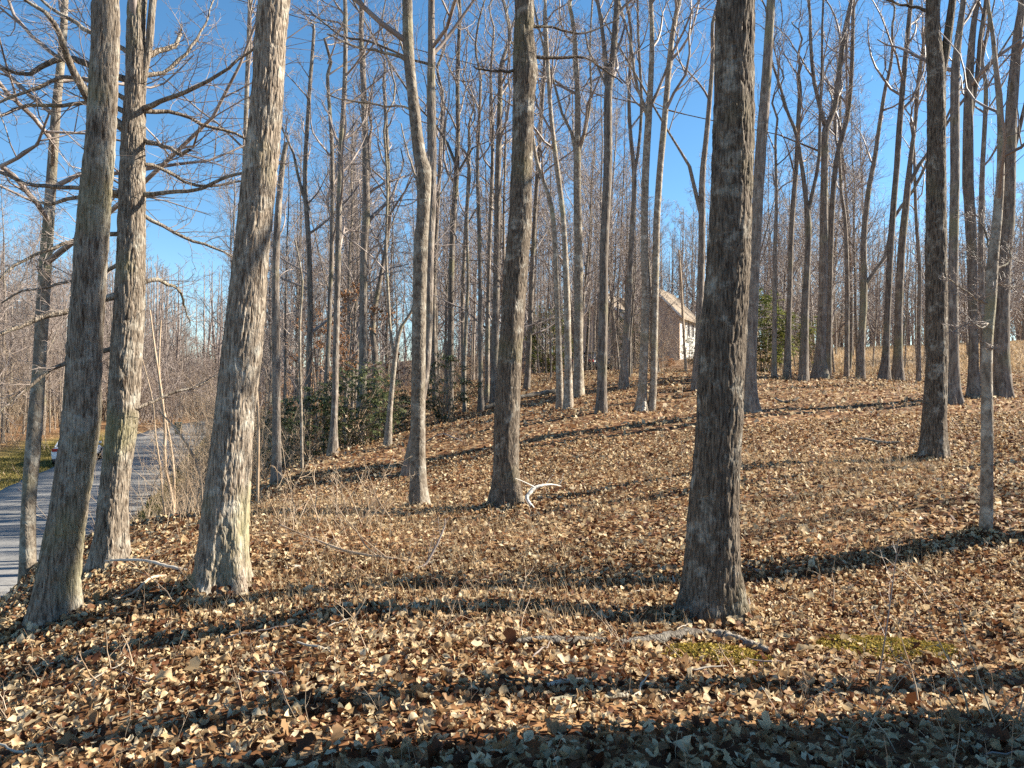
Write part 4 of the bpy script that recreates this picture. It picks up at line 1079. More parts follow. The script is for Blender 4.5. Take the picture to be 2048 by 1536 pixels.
# ------------------------------------------------------------------ evergreen shrubs
T_LONG = leaf_templates(8, 3, lrng, "long")
def evergreen(name, label, c, rx, ry_, rz_, nwh, size, mat, seed, group=None, per=7, droop=-.35, stems=26, cat="shrub", holes=.35):
    rng = np.random.default_rng(seed)
    base = np.array([c[0], c[1], h1(c[0], c[1])])
    d_ = norm(rng.normal(size=(nwh, 3))); rad = rng.uniform(.35, 1, nwh) ** .5
    lump = .72 + .56 * vnoise(d_[:, 0] * 2.1 + seed, d_[:, 1] * 2.1, d_[:, 2] * 2.1, seed)
    p = d_ * (rad * lump)[:, None] * np.array([rx, ry_, rz_]) + np.array([0, 0, rz_ * .95])
    keep = (vnoise(p[:, 0] * 2.3, p[:, 1] * 2.3, p[:, 2] * 2.3, seed + 1) > holes) & (p[:, 2] > .12)
    p = p[keep]
    n = len(p)
    yaw = (np.tile(np.arange(per), n) + rng.random(n * per) * .6) * (2 * np.pi / per) + np.repeat(rng.uniform(0, 6, n), per)
    out = np.column_stack([np.cos(yaw), np.sin(yaw), np.full(n * per, droop) + rng.normal(size=n * per) * .3]); out = norm(out)
    pos = np.repeat(p, per, 0) + out * size * .55
    # leaf long axis (template y) along out
    side = norm(np.cross(out, np.array([0, 0, 1.]))); up_ = np.cross(side, out)
    R_ = np.stack([side, out, up_], -1)
    T, q = T_LONG
    sz = size * rng.uniform(.7, 1.25, n * per)
    v = np.einsum('nij,nkj->nki', R_, T[rng.integers(len(T), size=n * per)] * sz[:, None, None]) + pos[:, None]
    nv = T.shape[1]
    Q = (q[None] + (np.arange(n * per) * nv)[:, None, None]).reshape(-1, 4)
    tint = np.repeat(np.clip(np.repeat(rng.beta(2, 2.2, n), per) + rng.normal(size=n * per) * .12, 0, 1), nv)
    root = empty(name, base); tag(root, label, cat, group)
    f_ = obj("foliage", mesh_np("foliage", v.reshape(-1, 3), Q, smooth=True, attrs={"tint": tint}), mat, root)
    ends = p[rng.integers(n, size=stems)]
    K = 6; f = np.linspace(0, 1, K)
    st = rng.normal(size=(stems, 2)) * .16 * rx
    P = np.zeros((stems, K, 3))
    for k in range(2): P[:, :, k] = st[:, k:k + 1] * (1 - f) + ends[:, k:k + 1] * f ** 1.3
    P[:, :, 2] = -.1 + (ends[:, 2:3] + .1) * f ** .85
    P += rng.normal(size=P.shape) * .04
    Rr = np.linspace(.022, .006, K)[None].repeat(stems, 0)
    v, q = tubes(P, Rr, 4)
    tag(obj("stem", mesh_np("stem", v, q, smooth=True), M_BRUSH, root), kind="stuff")
    return root

g = "laurel shrubs on the slope"
evergreen("laurel_shrub", "biggest dark glossy laurel shrub, between the narrow trunk and the forked sapling", at(712, 850, 22.5), 1.35, 1.1, 1.25, 560, .16, M_RHODO, 61, g)
evergreen("laurel_shrub", "dark laurel shrub spilling left of the narrow trunk, against the brush", at(615, 850, 22), 1.2, .9, 1.15, 420, .16, M_RHODO, 62, g)
evergreen("laurel_shrub", "low laurel shrub behind the forked sapling's foot", at(770, 830, 25), 1.0, .8, 1.0, 260, .16, M_RHODO, 63, g)
evergreen("laurel_shrub", "sparse drooping laurel just right of the kinked grey trunk", at(893, 800, 25), 1.0, .8, 1.25, 230, .18, M_RHODO, 64, g, holes=.45)
evergreen("laurel_shrub", "small laurel clump on the edge of the brush by the thick leaning trunk", at(560, 870, 24), .9, .8, 1.3, 200, .16, M_RHODO, 65, g, holes=.45)
g2 = "broadleaf evergreens by the house"
evergreen("holly_bush", "dark evergreen bush left of the house between centre trunk and bending trunks", at(1102, 740, 48), 1.7, 1.4, 2.2, 900, .19, M_HOLLY, 66, g2, cat="bush")
evergreen("holly_bush", "dark evergreen bush in front of the house's left gable", at(1262, 735, 58), 1.7, 1.4, 2.6, 900, .19, M_RHODO, 67, g2, cat="bush")
evergreen("holly_bush", "yellow-green sunlit evergreen bush just right of the largest trunk", at(1532, 745, 34), 1.35, 1.2, 1.8, 1000, .17, M_HOLLY, 68, g2, cat="bush", holes=.3)
evergreen("holly_bush", "smaller green bush between two crest trunks, right of the sunlit evergreen bush", at(1622, 745, 40), 1.0, .9, 1.5, 520, .17, M_HOLLY, 69, g2, cat="bush")
evergreen("clipped_shrub", "dark rounded shrub against the white side of the house", at(1383, 735, 62), 1.0, 1.0, 1.2, 300, .15, M_RHODO, 70, g2, cat="bush")
evergreen("clipped_shrub", "low rust-tinged shrub at the foot of the brick gable", at(1330, 733, 60), 1.0, .7, .45, 160, .14, M_BEECH, 71, g2, cat="bush")

# young beech holding withered leaves
def beech(name, label, u, v, d, hgt, seed, nleaf):
    rng = np.random.default_rng(seed)
    c = at(u, v, d); base = np.array([c[0], c[1], h1(c[0], c[1])])
    z = np.linspace(-.1, hgt, 8)
    path = np.column_stack([np.cumsum(rng.normal(size=(8, 2)) * .06, axis=0), z, .05 * (1 - .9 * np.linspace(0, 1, 8))])
    lv = crown_paths(rng, [path], 16, 6, 4, 1.2, hgt, .38, (50, 85), .02)
    root = empty(name, base); tag(root, label, "tree")
    v_, q_ = trunk_mesh("t", path, 8, 20, rng, 0, None, .1, 3)
    obj("trunk", mesh_np("trunk", v_, q_, smooth=True), M_SMOOTH, root)
    v_, q_ = levels_mesh(lv); obj("crown", mesh_np("crown", v_, q_, smooth=True), M_TWIG, root)
    Tp, TR = lv[2][0], lv[2][1]
    i = rng.integers(len(Tp), size=nleaf); p, _, _ = interp_paths(Tp, TR, i, rng.random(nleaf))
    n_ = norm(rng.normal(size=(nleaf, 3)) * .7 + np.array([0, 0, .6]))
    me = scatter_leaves("foliage", p, n_, rng.uniform(0, 6.28, nleaf), rng.uniform(.06, .12, nleaf), rng.random(nleaf), T_FAR, M_BEECH, rng)
    tag(obj("foliage", me, M_BEECH, root), kind="stuff")
beech("young_beech", "young beech holding withered orange leaves, behind the narrow trunk", 690, 830, 27, 5.6, 81, 1500)
beech("young_beech", "small beech with a few withered leaves, left of the orange one behind the brush", 622, 840, 30, 5.0, 82, 700)

# ------------------------------------------------------------------ bare brush along the road bank
def template_brush(seed, hgt, stems, spread, nb=5, nt_=5, arch=.10):
    rng = np.random.default_rng(seed)
    p0 = np.column_stack([rng.normal(size=(stems, 2)) * .22, np.full(stems, -.08)])
    d = norm(np.column_stack([rng.normal(size=(stems, 2)) * spread, np.ones(stems)]))
    K = 7; L = hgt * rng.uniform(.55, 1.15, stems)
    pts = [p0]
    for k in range(K - 1):
        d = norm(d + rng.normal(size=d.shape) * .13 + np.array([0, 0, .05 - arch * k / K]))
        pts.append(pts[-1] + d * (L / (K - 1))[:, None])
    P = np.stack(pts, 1); R = (.0065 * rng.uniform(.6, 1.5, stems))[:, None] * np.linspace(1, .35, K)[None]
    B, BR, _ = sprout(rng, P, R, nb, .25, 1, .4, (25, 60), 5, up=.06, wob=.2, rmax=.65, ratio=.007, rmin=.003)
    T, TR, _ = sprout(rng, B, BR, nt_, .15, 1, .5, (25, 60), 4, up=.05, wob=.2, rmax=.7, ratio=.006, rmin=.0024)
    st = tubes(P, R, 4); tw = merge([tubes(B, BR, 3), tubes(T, TR, 3)])
    return mesh_np("stem", *st, smooth=True), mesh_np("twigs", *tw, smooth=True)
BRUSH = [template_brush(700 + i, h_, 9, .42) for i, h_ in enumerate((2.2, 2.8, 3.4, 1.7, 2.5))]
BR_SMALL = [template_brush(720 + i, h_, 4, .5, 3, 2) for i, h_ in enumerate((.7, .9, .55))]
for me, tw in BRUSH + BR_SMALL: me.materials.append(M_BRUSH); tw.materials.append(M_BRUSH)
def put_brush(tpl, x, y, label, group, sc=1.0, name="bare_shrub", cat="shrub"):
    r = empty(name, (x, y, h1(x, y)), RNG.uniform(0, 6.28)); r.scale = (sc, sc, sc)
    tag(r, label, cat, group)
    for nm, me in zip(("stem", "twigs"), tpl):
        c = bpy.data.objects.new(nm, me); COL.objects.link(c); c.parent = r
        c["kind"] = "stuff"
def scatter_brush(n, gen, label, group, smin=.8, smax=1.2, tpl=None, road=3.7, **kw):
    k = 0
    while k < n:
        x, y = gen()
        if abs(float(road_dist([x], [y])[0][0])) < road: continue
        k += 1; t = tpl or BRUSH
        put_brush(t[RNG.integers(len(t))], x, y, label, group, RNG.uniform(smin, smax), **kw)
scatter_brush(18, uv_gen(470, 600, 17.5, 30), "tan leafless shrub in the brush left of the laurel thicket", "shrubs left of the laurel thicket", .7, 1.1)
def bank_gen():
    y = RNG.uniform(31, 62); i = np.argmin(abs(ROADP[:, 1] - y)); return ROADP[i, 0] + RNG.uniform(3.8, 6.5), y
scatter_brush(40, bank_gen, "tangled leafless shrub on the bank above the road", "shrubs on the road bank", 1.0, 1.7)
scatter_brush(9, uv_gen(300, 470, 15, 24), "small leafless shrub at the lip of the bank above the road", "small shrubs on the bank's lip", .4, .7)
def acr_gen():
    while True:
        y = RNG.uniform(40, 100); x = RNG.uniform(-62, -18)
        if float(road_dist([x], [y])[0][0]) < -5.5: return x, y
scatter_brush(60, acr_gen, "tan leafless shrub under the trees across the road", "shrubs across the road", 1.4, 2.8)
scatter_brush(40, uv_gen(150, 520, 84, 125), "tan leafless shrub where the road disappears", "shrubs at the road's end", 1.4, 2.8)
scatter_brush(24, uv_gen(640, 1000, 30, 46), "leafless shrub under the trees behind the laurel thicket", "shrubs behind the laurel thicket", .6, 1.0)
scatter_brush(34, uv_gen(1480, 2120, 82, 100), "tan leafless shrub under the far woods beyond the golden field", "shrubs beyond the field", 1.5, 3.0)
scatter_brush(30, uv_gen(1480, 2080, 32, 44), "leafless shrub at the edge of the golden field", "shrubs along the field edge", .45, .8)
scatter_brush(12, uv_gen(1270, 1400, 40, 60), "tan leafless shrub growing close in front of the brick gable", "shrubs before the brick gable", 1.0, 1.7)
scatter_brush(14, uv_gen(1040, 1400, 30, 56), "leafless shrub among the trunks below the house", "shrubs below the house", .4, .75)
scatter_brush(9, uv_gen(255, 420, 9.5, 14), "wispy leafless shrub between the low-limbed and the thick leaning trunk", "shrubs between the left trunks", .45, .75, road=4.2)
# hand placed tall wands beside the road bank
def wand(name, label, d, pts, mat=M_BRUSH, group=None, cat="sapling", seed=0, nb=7, nt_=4):
    rng = np.random.default_rng(seed + 900)
    p = px_path(pts, d); gz = h1(p[0, 0], p[0, 1]); p[0, 2] = min(p[0, 2], gz - .03)
    base = np.array([p[0, 0], p[0, 1], gz])
    Q = smooth_path(p, 12); P = Q[None, :, :3]; R = Q[None, :, 3]
    B, BR, _ = sprout(rng, P, R, nb, .25, 1, .3, (25, 60), 5, up=.08, wob=.15, rmax=.6, ratio=.006, rmin=.0022)
    T, TR, _ = sprout(rng, B, BR, nt_, .15, 1, .45, (25, 60), 4, up=.06, wob=.2, rmax=.7, ratio=.006, rmin=.0018)
    root = empty(name, base); tag(root, label, cat, group)
    v, q = tubes(P, R, 6); obj("stem", mesh_np("stem", v - base, q, smooth=True), mat, root)
    v, q = merge([tubes(B, BR, 3), tubes(T, TR, 3)]); tag(obj("twigs", mesh_np("twigs", v - base, q, smooth=True), M_TWIG, root), kind="stuff")
wand("wand_sapling", "thin crooked dark sapling on the bank, left of the thick leaning trunk", 12, [(347, 1040, 8), (346, 1000, 7), (334, 960, 7), (329, 915, 7), (330, 880, 6), (330, 860, 6), (325, 800, 5), (310, 700, 4), (300, 620, 3)], seed=1)
wand("wand_sapling", "straight pale wand rising from the bank beside the crooked sapling", 13, [(347, 1020, 7), (348, 950, 6), (342, 900, 6), (337, 860, 5), (322, 800, 5), (318, 720, 4), (322, 640, 3)], seed=2)
wand("wand_sapling", "thin wand arching left over the road, in front of the bank", 11.5, [(335, 1045, 5), (325, 990, 5), (320, 930, 4), (312, 880, 4), (305, 800, 3), (285, 720, 2.5)], seed=3)
wand("wand_sapling", "wand leaning left from beside the foot of the thick leaning trunk", 10.5, [(408, 985, 7), (400, 950, 6), (385, 910, 6), (368, 880, 5), (345, 850, 4), (315, 820, 3)], seed=4)
wand("wand_sapling", "tall pale wand just left of the slim broken-topped trunk", 15, [(515, 950, 6), (517, 850, 5), (513, 760, 5), (520, 680, 4), (530, 600, 3)], seed=5)
wand("wand_sapling", "pale curved wand standing in front of the dark laurel leaves", 17.5, [(604, 925, 7), (603, 850, 6), (600, 740, 6), (600, 640, 5), (605, 560, 4), (590, 480, 3)], mat=M_SMOOTH, seed=6)
wand("wand_sapling", "whip-thin sapling at the left foot of the brick gable", 33, [(1372, 745, 6), (1369, 700, 5), (1366, 640, 5), (1362, 560, 4), (1358, 500, 3)], seed=7)
wand("tall_seedling", "tallest dark dead stem in the right foreground, by the yellow moss", 4.7, [(1755, 1350, 3.2), (1768, 1290, 3), (1781, 1200, 2.8), (1790, 1130, 2.3), (1797, 1075, 1.6)], M_TWIG, seed=8, nb=5, nt_=2, cat="seedling")

# ------------------------------------------------------------------ dry stems and seedlings in the litter
srng = np.random.default_rng(91)
def stems_mesh(n, y0, y1, hmin, hmax, r, rng, lean=.35):
    y = np.sqrt(rng.uniform(y0 ** 2, y1 ** 2, n)); x = (rng.random(n) * 2 - 1) * (.69 * y + .5)
    rd, _ = road_dist(x, y); m = rd > 4.0; x, y = x[m], y[m]; n = len(x)
    z = H(x, y)
    h_ = rng.uniform(hmin, hmax, n) * rng.uniform(.5, 1, n)
    d = norm(np.column_stack([rng.normal(size=(n, 2)) * lean, np.ones(n)]))
    pts = [np.column_stack([x, y, z - .02])]; K = 5
    for k in range(K - 1):
        d = norm(d + rng.normal(size=d.shape) * .16); pts.append(pts[-1] + d * (h_ / (K - 1))[:, None])
    P = np.stack(pts, 1); R = (r * rng.uniform(.6, 1.4, n))[:, None] * np.linspace(1, .4, K)[None]
    B, BR, _ = sprout(rng, P, R, 2, .4, .95, .4, (25, 60), 3, up=.1, wob=.2, rmax=.8, ratio=.01, rmin=r * .5)
    return merge([tubes(P, R, 3), tubes(B, BR, 3)])
v, q = merge([stems_mesh(900, 2.6, 9, .08, .38, .0017, srng), stems_mesh(1100, 9, 19, .15, .55, .0026, srng), stems_mesh(500, 19, 34, .3, .8, .0045, srng)])
tag(obj("dry_stems", mesh_np("dry_stems", v, q, smooth=True), M_BRUSH), "scattered thin dead stems poking up through the leaf litter", "dry stems", kind="stuff")

k = 0
for u, v, d, sc in [(395, 1200, 6.2, .8), (1050, 1300, 4.9, .6), (1130, 1290, 4.95, .55), (690, 1320, 4.6, .6), (1900, 1430, 3.9, .9), (1990, 1440, 3.8, .7), (1830, 1500, 3.5, .6), (1600, 1400, 3.9, .5),
                    (1480, 1330, 4.6, .6), (1270, 1290, 4.9, .55), (880, 1300, 4.9, .6), (250, 1350, 4.6, .6), (60, 1400, 4.2, .6), (520, 1440, 3.8, .5), (760, 1150, 7.0, .8), (600, 1120, 7.6, .9), (700, 1080, 8.6, 1.0), (1650, 1180, 6.4, .7), (1900, 1180, 6.3, .7)]:
    p = at(u, v, d)
    put_brush(BR_SMALL[k % 3], p[0], p[1], "small leafless seedling standing in the foreground leaf litter", "seedlings in the foreground", sc, "seedling", "seedling"); k += 1
for u, d in [(560, 8.5), (620, 9.2), (680, 9.6), (740, 9.0), (790, 9.8), (640, 10.6), (720, 11)]:
    p = at(u, 1100, d)
    put_brush(BR_SMALL[k % 3], p[0], p[1], "small leafless bush in the pale brush between the thick leaning trunk and the centre", "low bushes left of centre", 1.25, "low_bush", "shrub"); k += 1

# ------------------------------------------------------------------ fallen wood
def fallen(name, label, pts, mat, cat="branch", rad_sides=10, branches=0, seed=0, lift=.0, twm=None, group=None):
    """pts: (u, v, depth, diameter m) laid on the ground, given height above it"""
    rng = np.random.default_rng(seed + 1200)
    rows = []
    for p in pts:
        q = at(p[0], p[1], p[2]); gz = h1(q[0], q[1])
        hh = p[4] if len(p) > 4 else 0
        rows.append([q[0], q[1], gz + p[3] * .35 + .02 + hh, p[3] / 2])
    Q = smooth_path(np.array(rows), max(16, len(rows) * 6)); base = np.array([rows[0][0], rows[0][1], rows[0][2]])
    P = Q[None, :, :3] + rng.normal(size=(1, len(Q), 3)) * Q[None, :, 3:4] * .1; R = Q[None, :, 3] * (1 + rng.normal(size=(1, len(Q))) * .06)
    ends = [(P[:, :1] - (P[:, 1:2] - P[:, :1]) * .02, R[:, :1] * .02), (P[:, -1:] + (P[:, -1:] - P[:, -2:-1]) * .02, R[:, -1:] * .02)]
    P2_ = np.concatenate([ends[0][0], P, ends[1][0]], 1); R2_ = np.concatenate([ends[0][1], R, ends[1][1]], 1)
    v, q = tubes(P2_, R2_, rad_sides)
    if branches:
        root = empty(name, base); tag(root, label, cat, group)
        obj("stem", mesh_np("stem", v - base, q, smooth=True), mat, root)
        B, BR, _ = sprout(rng, P, R, branches, .2, 1, .38, (25, 55), 6, up=.03, wob=.15, rmax=.6, ratio=.012, rmin=.003)
        T, TR, _ = sprout(rng, B, BR, 4, .2, 1, .45, (25, 60), 4, up=.02, wob=.2, rmax=.7, ratio=.008, rmin=.002)
        v, q = merge([tubes(B, BR, 4), tubes(T, TR, 3)])
        tag(obj("twigs", mesh_np("twigs", v - base, q, smooth=True), twm or mat, root), kind="stuff")
    else:
        o_ = obj(name, mesh_np(name, v - base, q, smooth=True), mat, None, base); tag(o_, label, cat, group)
fallen("bleached_branch", "bleached white crooked branch standing against the foot of the centre trunk", [(1067, 0, 10.6, .035, .0), (1059, 0, 10.62, .05, .06), (1053, 0, 10.65, .05, .14), (1060, 0, 10.7, .055, .20), (1072, 0, 10.75, .05, .26), (1088, 0, 10.8, .035, .28), (1104, 0, 10.9, .022, .28), (1122, 0, 11.0, .012, .25)], M_BLEACH, branches=3, seed=1)
fallen("bleached_branch", "thin white dead twig rising left from the white crooked branch", [(1073, 0, 10.75, .02, .25), (1060, 0, 10.7, .018, .32), (1043, 0, 10.6, .012, .40), (1030, 0, 10.5, .008, .46)], M_BLEACH, seed=21)
fallen("fallen_log", "grey weathered log half buried in leaves left of the largest trunk's foot", [(1000, 1314, 4.72, .02), (1060, 1304, 4.8, .045), (1120, 1298, 4.85, .06), (1180, 1294, 4.95, .055), (1215, 1287, 5.05, .035)], M_LOGD, "log", 14, seed=2)
fallen("fallen_log", "thicker grey log rising right towards the largest trunk's foot", [(1232, 1287, 5.0, .035), (1280, 1280, 5.1, .06), (1330, 1264, 5.25, .075), (1375, 1247, 5.45, .08), (1400, 1240, 5.55, .06)], M_LOGD, "log", 14, seed=3)
fallen("surface_root", "brown curved root running right from the foot of the largest trunk", [(1410, 1234, 5.6, .06), (1445, 1240, 5.5, .085), (1480, 1252, 5.35, .07), (1520, 1262, 5.25, .05), (1545, 1268, 5.2, .03)], M_LOG, "root", 12, seed=4)
fallen("stick", "long brown stick in the shade at the bottom, right of centre", [(1090, 1455, 3.85, .022), (1150, 1448, 3.9, .028), (1210, 1440, 3.95, .03), (1255, 1432, 4.0, .03)], M_LOG, "stick", seed=5)
fallen("stick", "short pale stick below the grey weathered log", [(1095, 1412, 4.05, .022), (1130, 1396, 4.15, .026), (1165, 1385, 4.2, .022)], M_PALEWOOD, "stick", seed=6)
fallen("stick", "broken pale wood chunk lying left of the centre, on the bright slope", [(572, 1105, 7.2, .035), (590, 1098, 7.25, .045), (600, 1092, 7.3, .03)], M_PALEWOOD, "stick", seed=7)
fallen("fallen_branch", "pale broken branch with twigs lying between the low-limbed and thick leaning trunks", [(210, 1140, 7.6, .015, .16), (240, 1146, 7.5, .024, .13), (290, 1155, 7.3, .028, .10), (330, 1158, 7.2, .032, .05), (385, 1162, 7.1, .03)], M_PALEWOOD, branches=8, seed=8, twm=M_BRUSH)
fallen("fallen_branch", "brushy dead branch top lying in front of the pale broken branch", [(330, 1165, 7.0, .03), (300, 1185, 6.7, .025, .04), (265, 1215, 6.3, .02, .06), (230, 1235, 6.1, .012, .08)], M_BRUSH, branches=9, seed=9)
fallen("fallen_branch", "dark dead branch slanting up to the right, left of the centre trunk", [(822, 1145, 7.0, .025), (850, 1125, 7.1, .025, .04), (872, 1085, 7.2, .02, .2), (888, 1050, 7.3, .014, .36), (890, 1025, 7.3, .01, .45)], M_TWIG, branches=4, seed=10)
fallen("fallen_branch", "long pale dead branch top spread across the slope left of centre", [(860, 1130, 7.4, .02), (780, 1130, 7.4, .028, .05), (700, 1120, 7.6, .026, .08), (620, 1105, 8.0, .018, .12), (560, 1090, 8.2, .012, .2)], M_BRUSH, branches=12, seed=11)
fallen("fallen_log", "dark mossy log lying level behind the centre trunk, in the shade", [(968, 812, 26, .16), (1010, 808, 26.2, .17), (1060, 803, 26.5, .17), (1112, 797, 27, .15)], M_LOG, "log", 12, seed=12)
fallen("fallen_branch", "long thin grey branch lying on the slope left of the lone dark trunk at right", [(1708, 833, 15, .03), (1735, 842, 14.8, .05, .03), (1765, 852, 14.6, .06), (1800, 862, 14.4, .03, .03)], M_LOG, branches=3, seed=13)
fallen("fallen_branch", "short brown branch lying behind the tall dark trunk near the crest", [(1550, 795, 20.5, .04, .1), (1565, 800, 20.3, .07), (1585, 802, 20.2, .07), (1598, 797, 20.3, .04, .08)], M_LOG, branches=2, seed=14)
fallen("fallen_branch", "fine forked dead branch on the ground left of the centre trunk, below the laurels", [(850, 850, 19, .02), (880, 845, 19.2, .03, .15), (905, 860, 18.8, .025, .1), (925, 875, 18.5, .015)], M_TWIG, branches=5, seed=15)
fallen("stump", "small pale broken stump beside the paired pale stems", [(1287, 828, 20.3, .12), (1288, 822, 20.35, .11, .12), (1289, 812, 20.4, .09, .25)], M_PALEWOOD, "stump", 10, seed=16)
# stray sticks in the foreground
KS = ["short pale stick lying loose in the foreground leaf litter", "thin brown stick lying loose in the foreground leaf litter"]
for i in range(26):
    u = RNG.uniform(30, 2020); d = RNG.uniform(3.3, 7.5); a = RNG.uniform(0, 3.14); L = RNG.uniform(.12, .5)
    p = at(u, 0, d); x0, y0 = p[0], d; x1, y1 = x0 + math.cos(a) * L, y0 + math.sin(a) * L * .8
    rows = []
    dm = RNG.uniform(.008, .02)
    for f in (0, .4, .7, 1):
        x, y = x0 + (x1 - x0) * f, y0 + (y1 - y0) * f
        rows.append([x, y, h1(x, y) + .045 + .03 * f + RNG.normal() * .006, dm / 2 * (1 - .5 * f)])
    Q = smooth_path(np.array(rows), 9); R = Q[None, :, 3].copy(); R[:, 0] *= .1; R[:, -1] *= .1
    v, q = tubes(Q[None, :, :3] + RNG.normal(size=(1, 9, 3)) * .004, R, 6)
    o_ = obj("stick", mesh_np("stick", v - Q[0, :3], q, smooth=True), M_PALEWOOD if i % 2 == 0 else M_TWIG, None, Q[0, :3])
    tag(o_, KS[i % 2], "stick", ["pale loose sticks in the foreground", "brown loose sticks in the foreground"][i % 2])

# moss patches
def moss(label, cx, cy, a, b_, seed, n):
    rng = np.random.default_rng(seed)
    t = rng.uniform(0, 6.28, n); r = np.sqrt(rng.random(n)) * (.75 + .4 * vnoise(np.cos(t) * 2, np.sin(t) * 2, 0, seed))
    x = cx + np.cos(t) * r * a; y = cy + np.sin(t) * r * b_
    z = H(x, y) + .055 * (1 - r * r).clip(0) + .005
    nr = norm(rng.normal(size=(n, 3)) * .7 + np.array([0, 0, .5])); 
    me = scatter_leaves("moss", np.column_stack([x, y, z]), nr, rng.uniform(0, 6.28, n), rng.uniform(.015, .035, n), rng.beta(2, 2, n), T_FAR, M_MOSS, rng)
    o_ = obj("moss_patch", me, M_MOSS); tag(o_, label, "moss", kind="stuff")
moss("bright yellow moss patch in the sun right of the largest trunk", 2.62, 5.35, .55, .30, 5, 1700)
moss("olive moss cushion in front of the largest trunk's foot", 1.35, 5.05, .42, .22, 6, 1200)

# grass of the verge and of the field
def blades(name, label, x, y, hmin, hmax, mat, rng, wid=.012):
    n = len(x); z = H(x, y)
    hgt = rng.uniform(hmin, hmax, n); az = rng.uniform(0, 6.28, n); ln = rng.uniform(.1, .7, n)
    s = np.column_stack([-np.sin(az), np.cos(az), np.zeros(n)]) * wid
    dv = np.column_stack([np.cos(az) * ln, np.sin(az) * ln, np.ones(n)]) * hgt[:, None]
    b0 = np.column_stack([x, y, z - .01])
    v = np.stack([b0 - s, b0 + s, b0 + dv * .55 + s * .7, b0 + dv * .55 - s * .7, b0 + dv * np.array([1.25, 1.25, .92])], 1)
    i = (np.arange(n) * 5)[:, None]
    q = i + np.array([0, 1, 2, 3]); t = i + np.array([3, 2, 4])
    me = mesh_np(name, v.reshape(-1, 3), q, t, attrs={"tint": np.repeat(rng.beta(2, 2, n), 5)})
    tag(obj(name, me, mat), label, "grass", kind="stuff")
grng = np.random.default_rng(101)
yy = np.sqrt(grng.uniform(5.2 ** 2, 13.5 ** 2, 26000)); xx = (grng.uniform(380, 1900, len(yy)) - 1024) / F * yy
m = (vnoise(xx * .8, yy * .8, 0, 41) + .25 * (xx < .6)) > .56
blades("dry_grass", "pale straw of dead grass lying between the leaves on the middle slope", xx[m], yy[m], .05, .22, M_FIELD, grng, .0022)
yy = grng.uniform(22, 62, 16000); i = np.array([np.argmin(abs(ROADP[:, 1] - a)) for a in yy]); xx = ROADP[i, 0] - 3.3 - grng.uniform(0, 3.6, len(yy))
blades("verge_grass", "yellowed winter grass along the far side of the road", xx, yy, .06, .18, M_GRASS, grng, .02)
yy = grng.uniform(10, 40, 5000); i = np.array([np.argmin(abs(ROADP[:, 1] - a)) for a in yy]); xx = ROADP[i, 0] + 3.2 + grng.uniform(0, .9, len(yy))
blades("bank_grass", "rough grass at the foot of the bank on the near side of the road", xx, yy, .06, .2, M_GRASS, grng, .015)
yy = grng.uniform(37, 92, 30000); xx = (grng.uniform(1480, 2120, len(yy)) - 1024) / F * yy
m = (yy > 36 + .25 * (xx - 12)) & (xx > 15)
blades("field_grass", "golden dry grass of the field beyond the crest", xx[m], yy[m], .1, .32, M_FIELD, grng, .03)

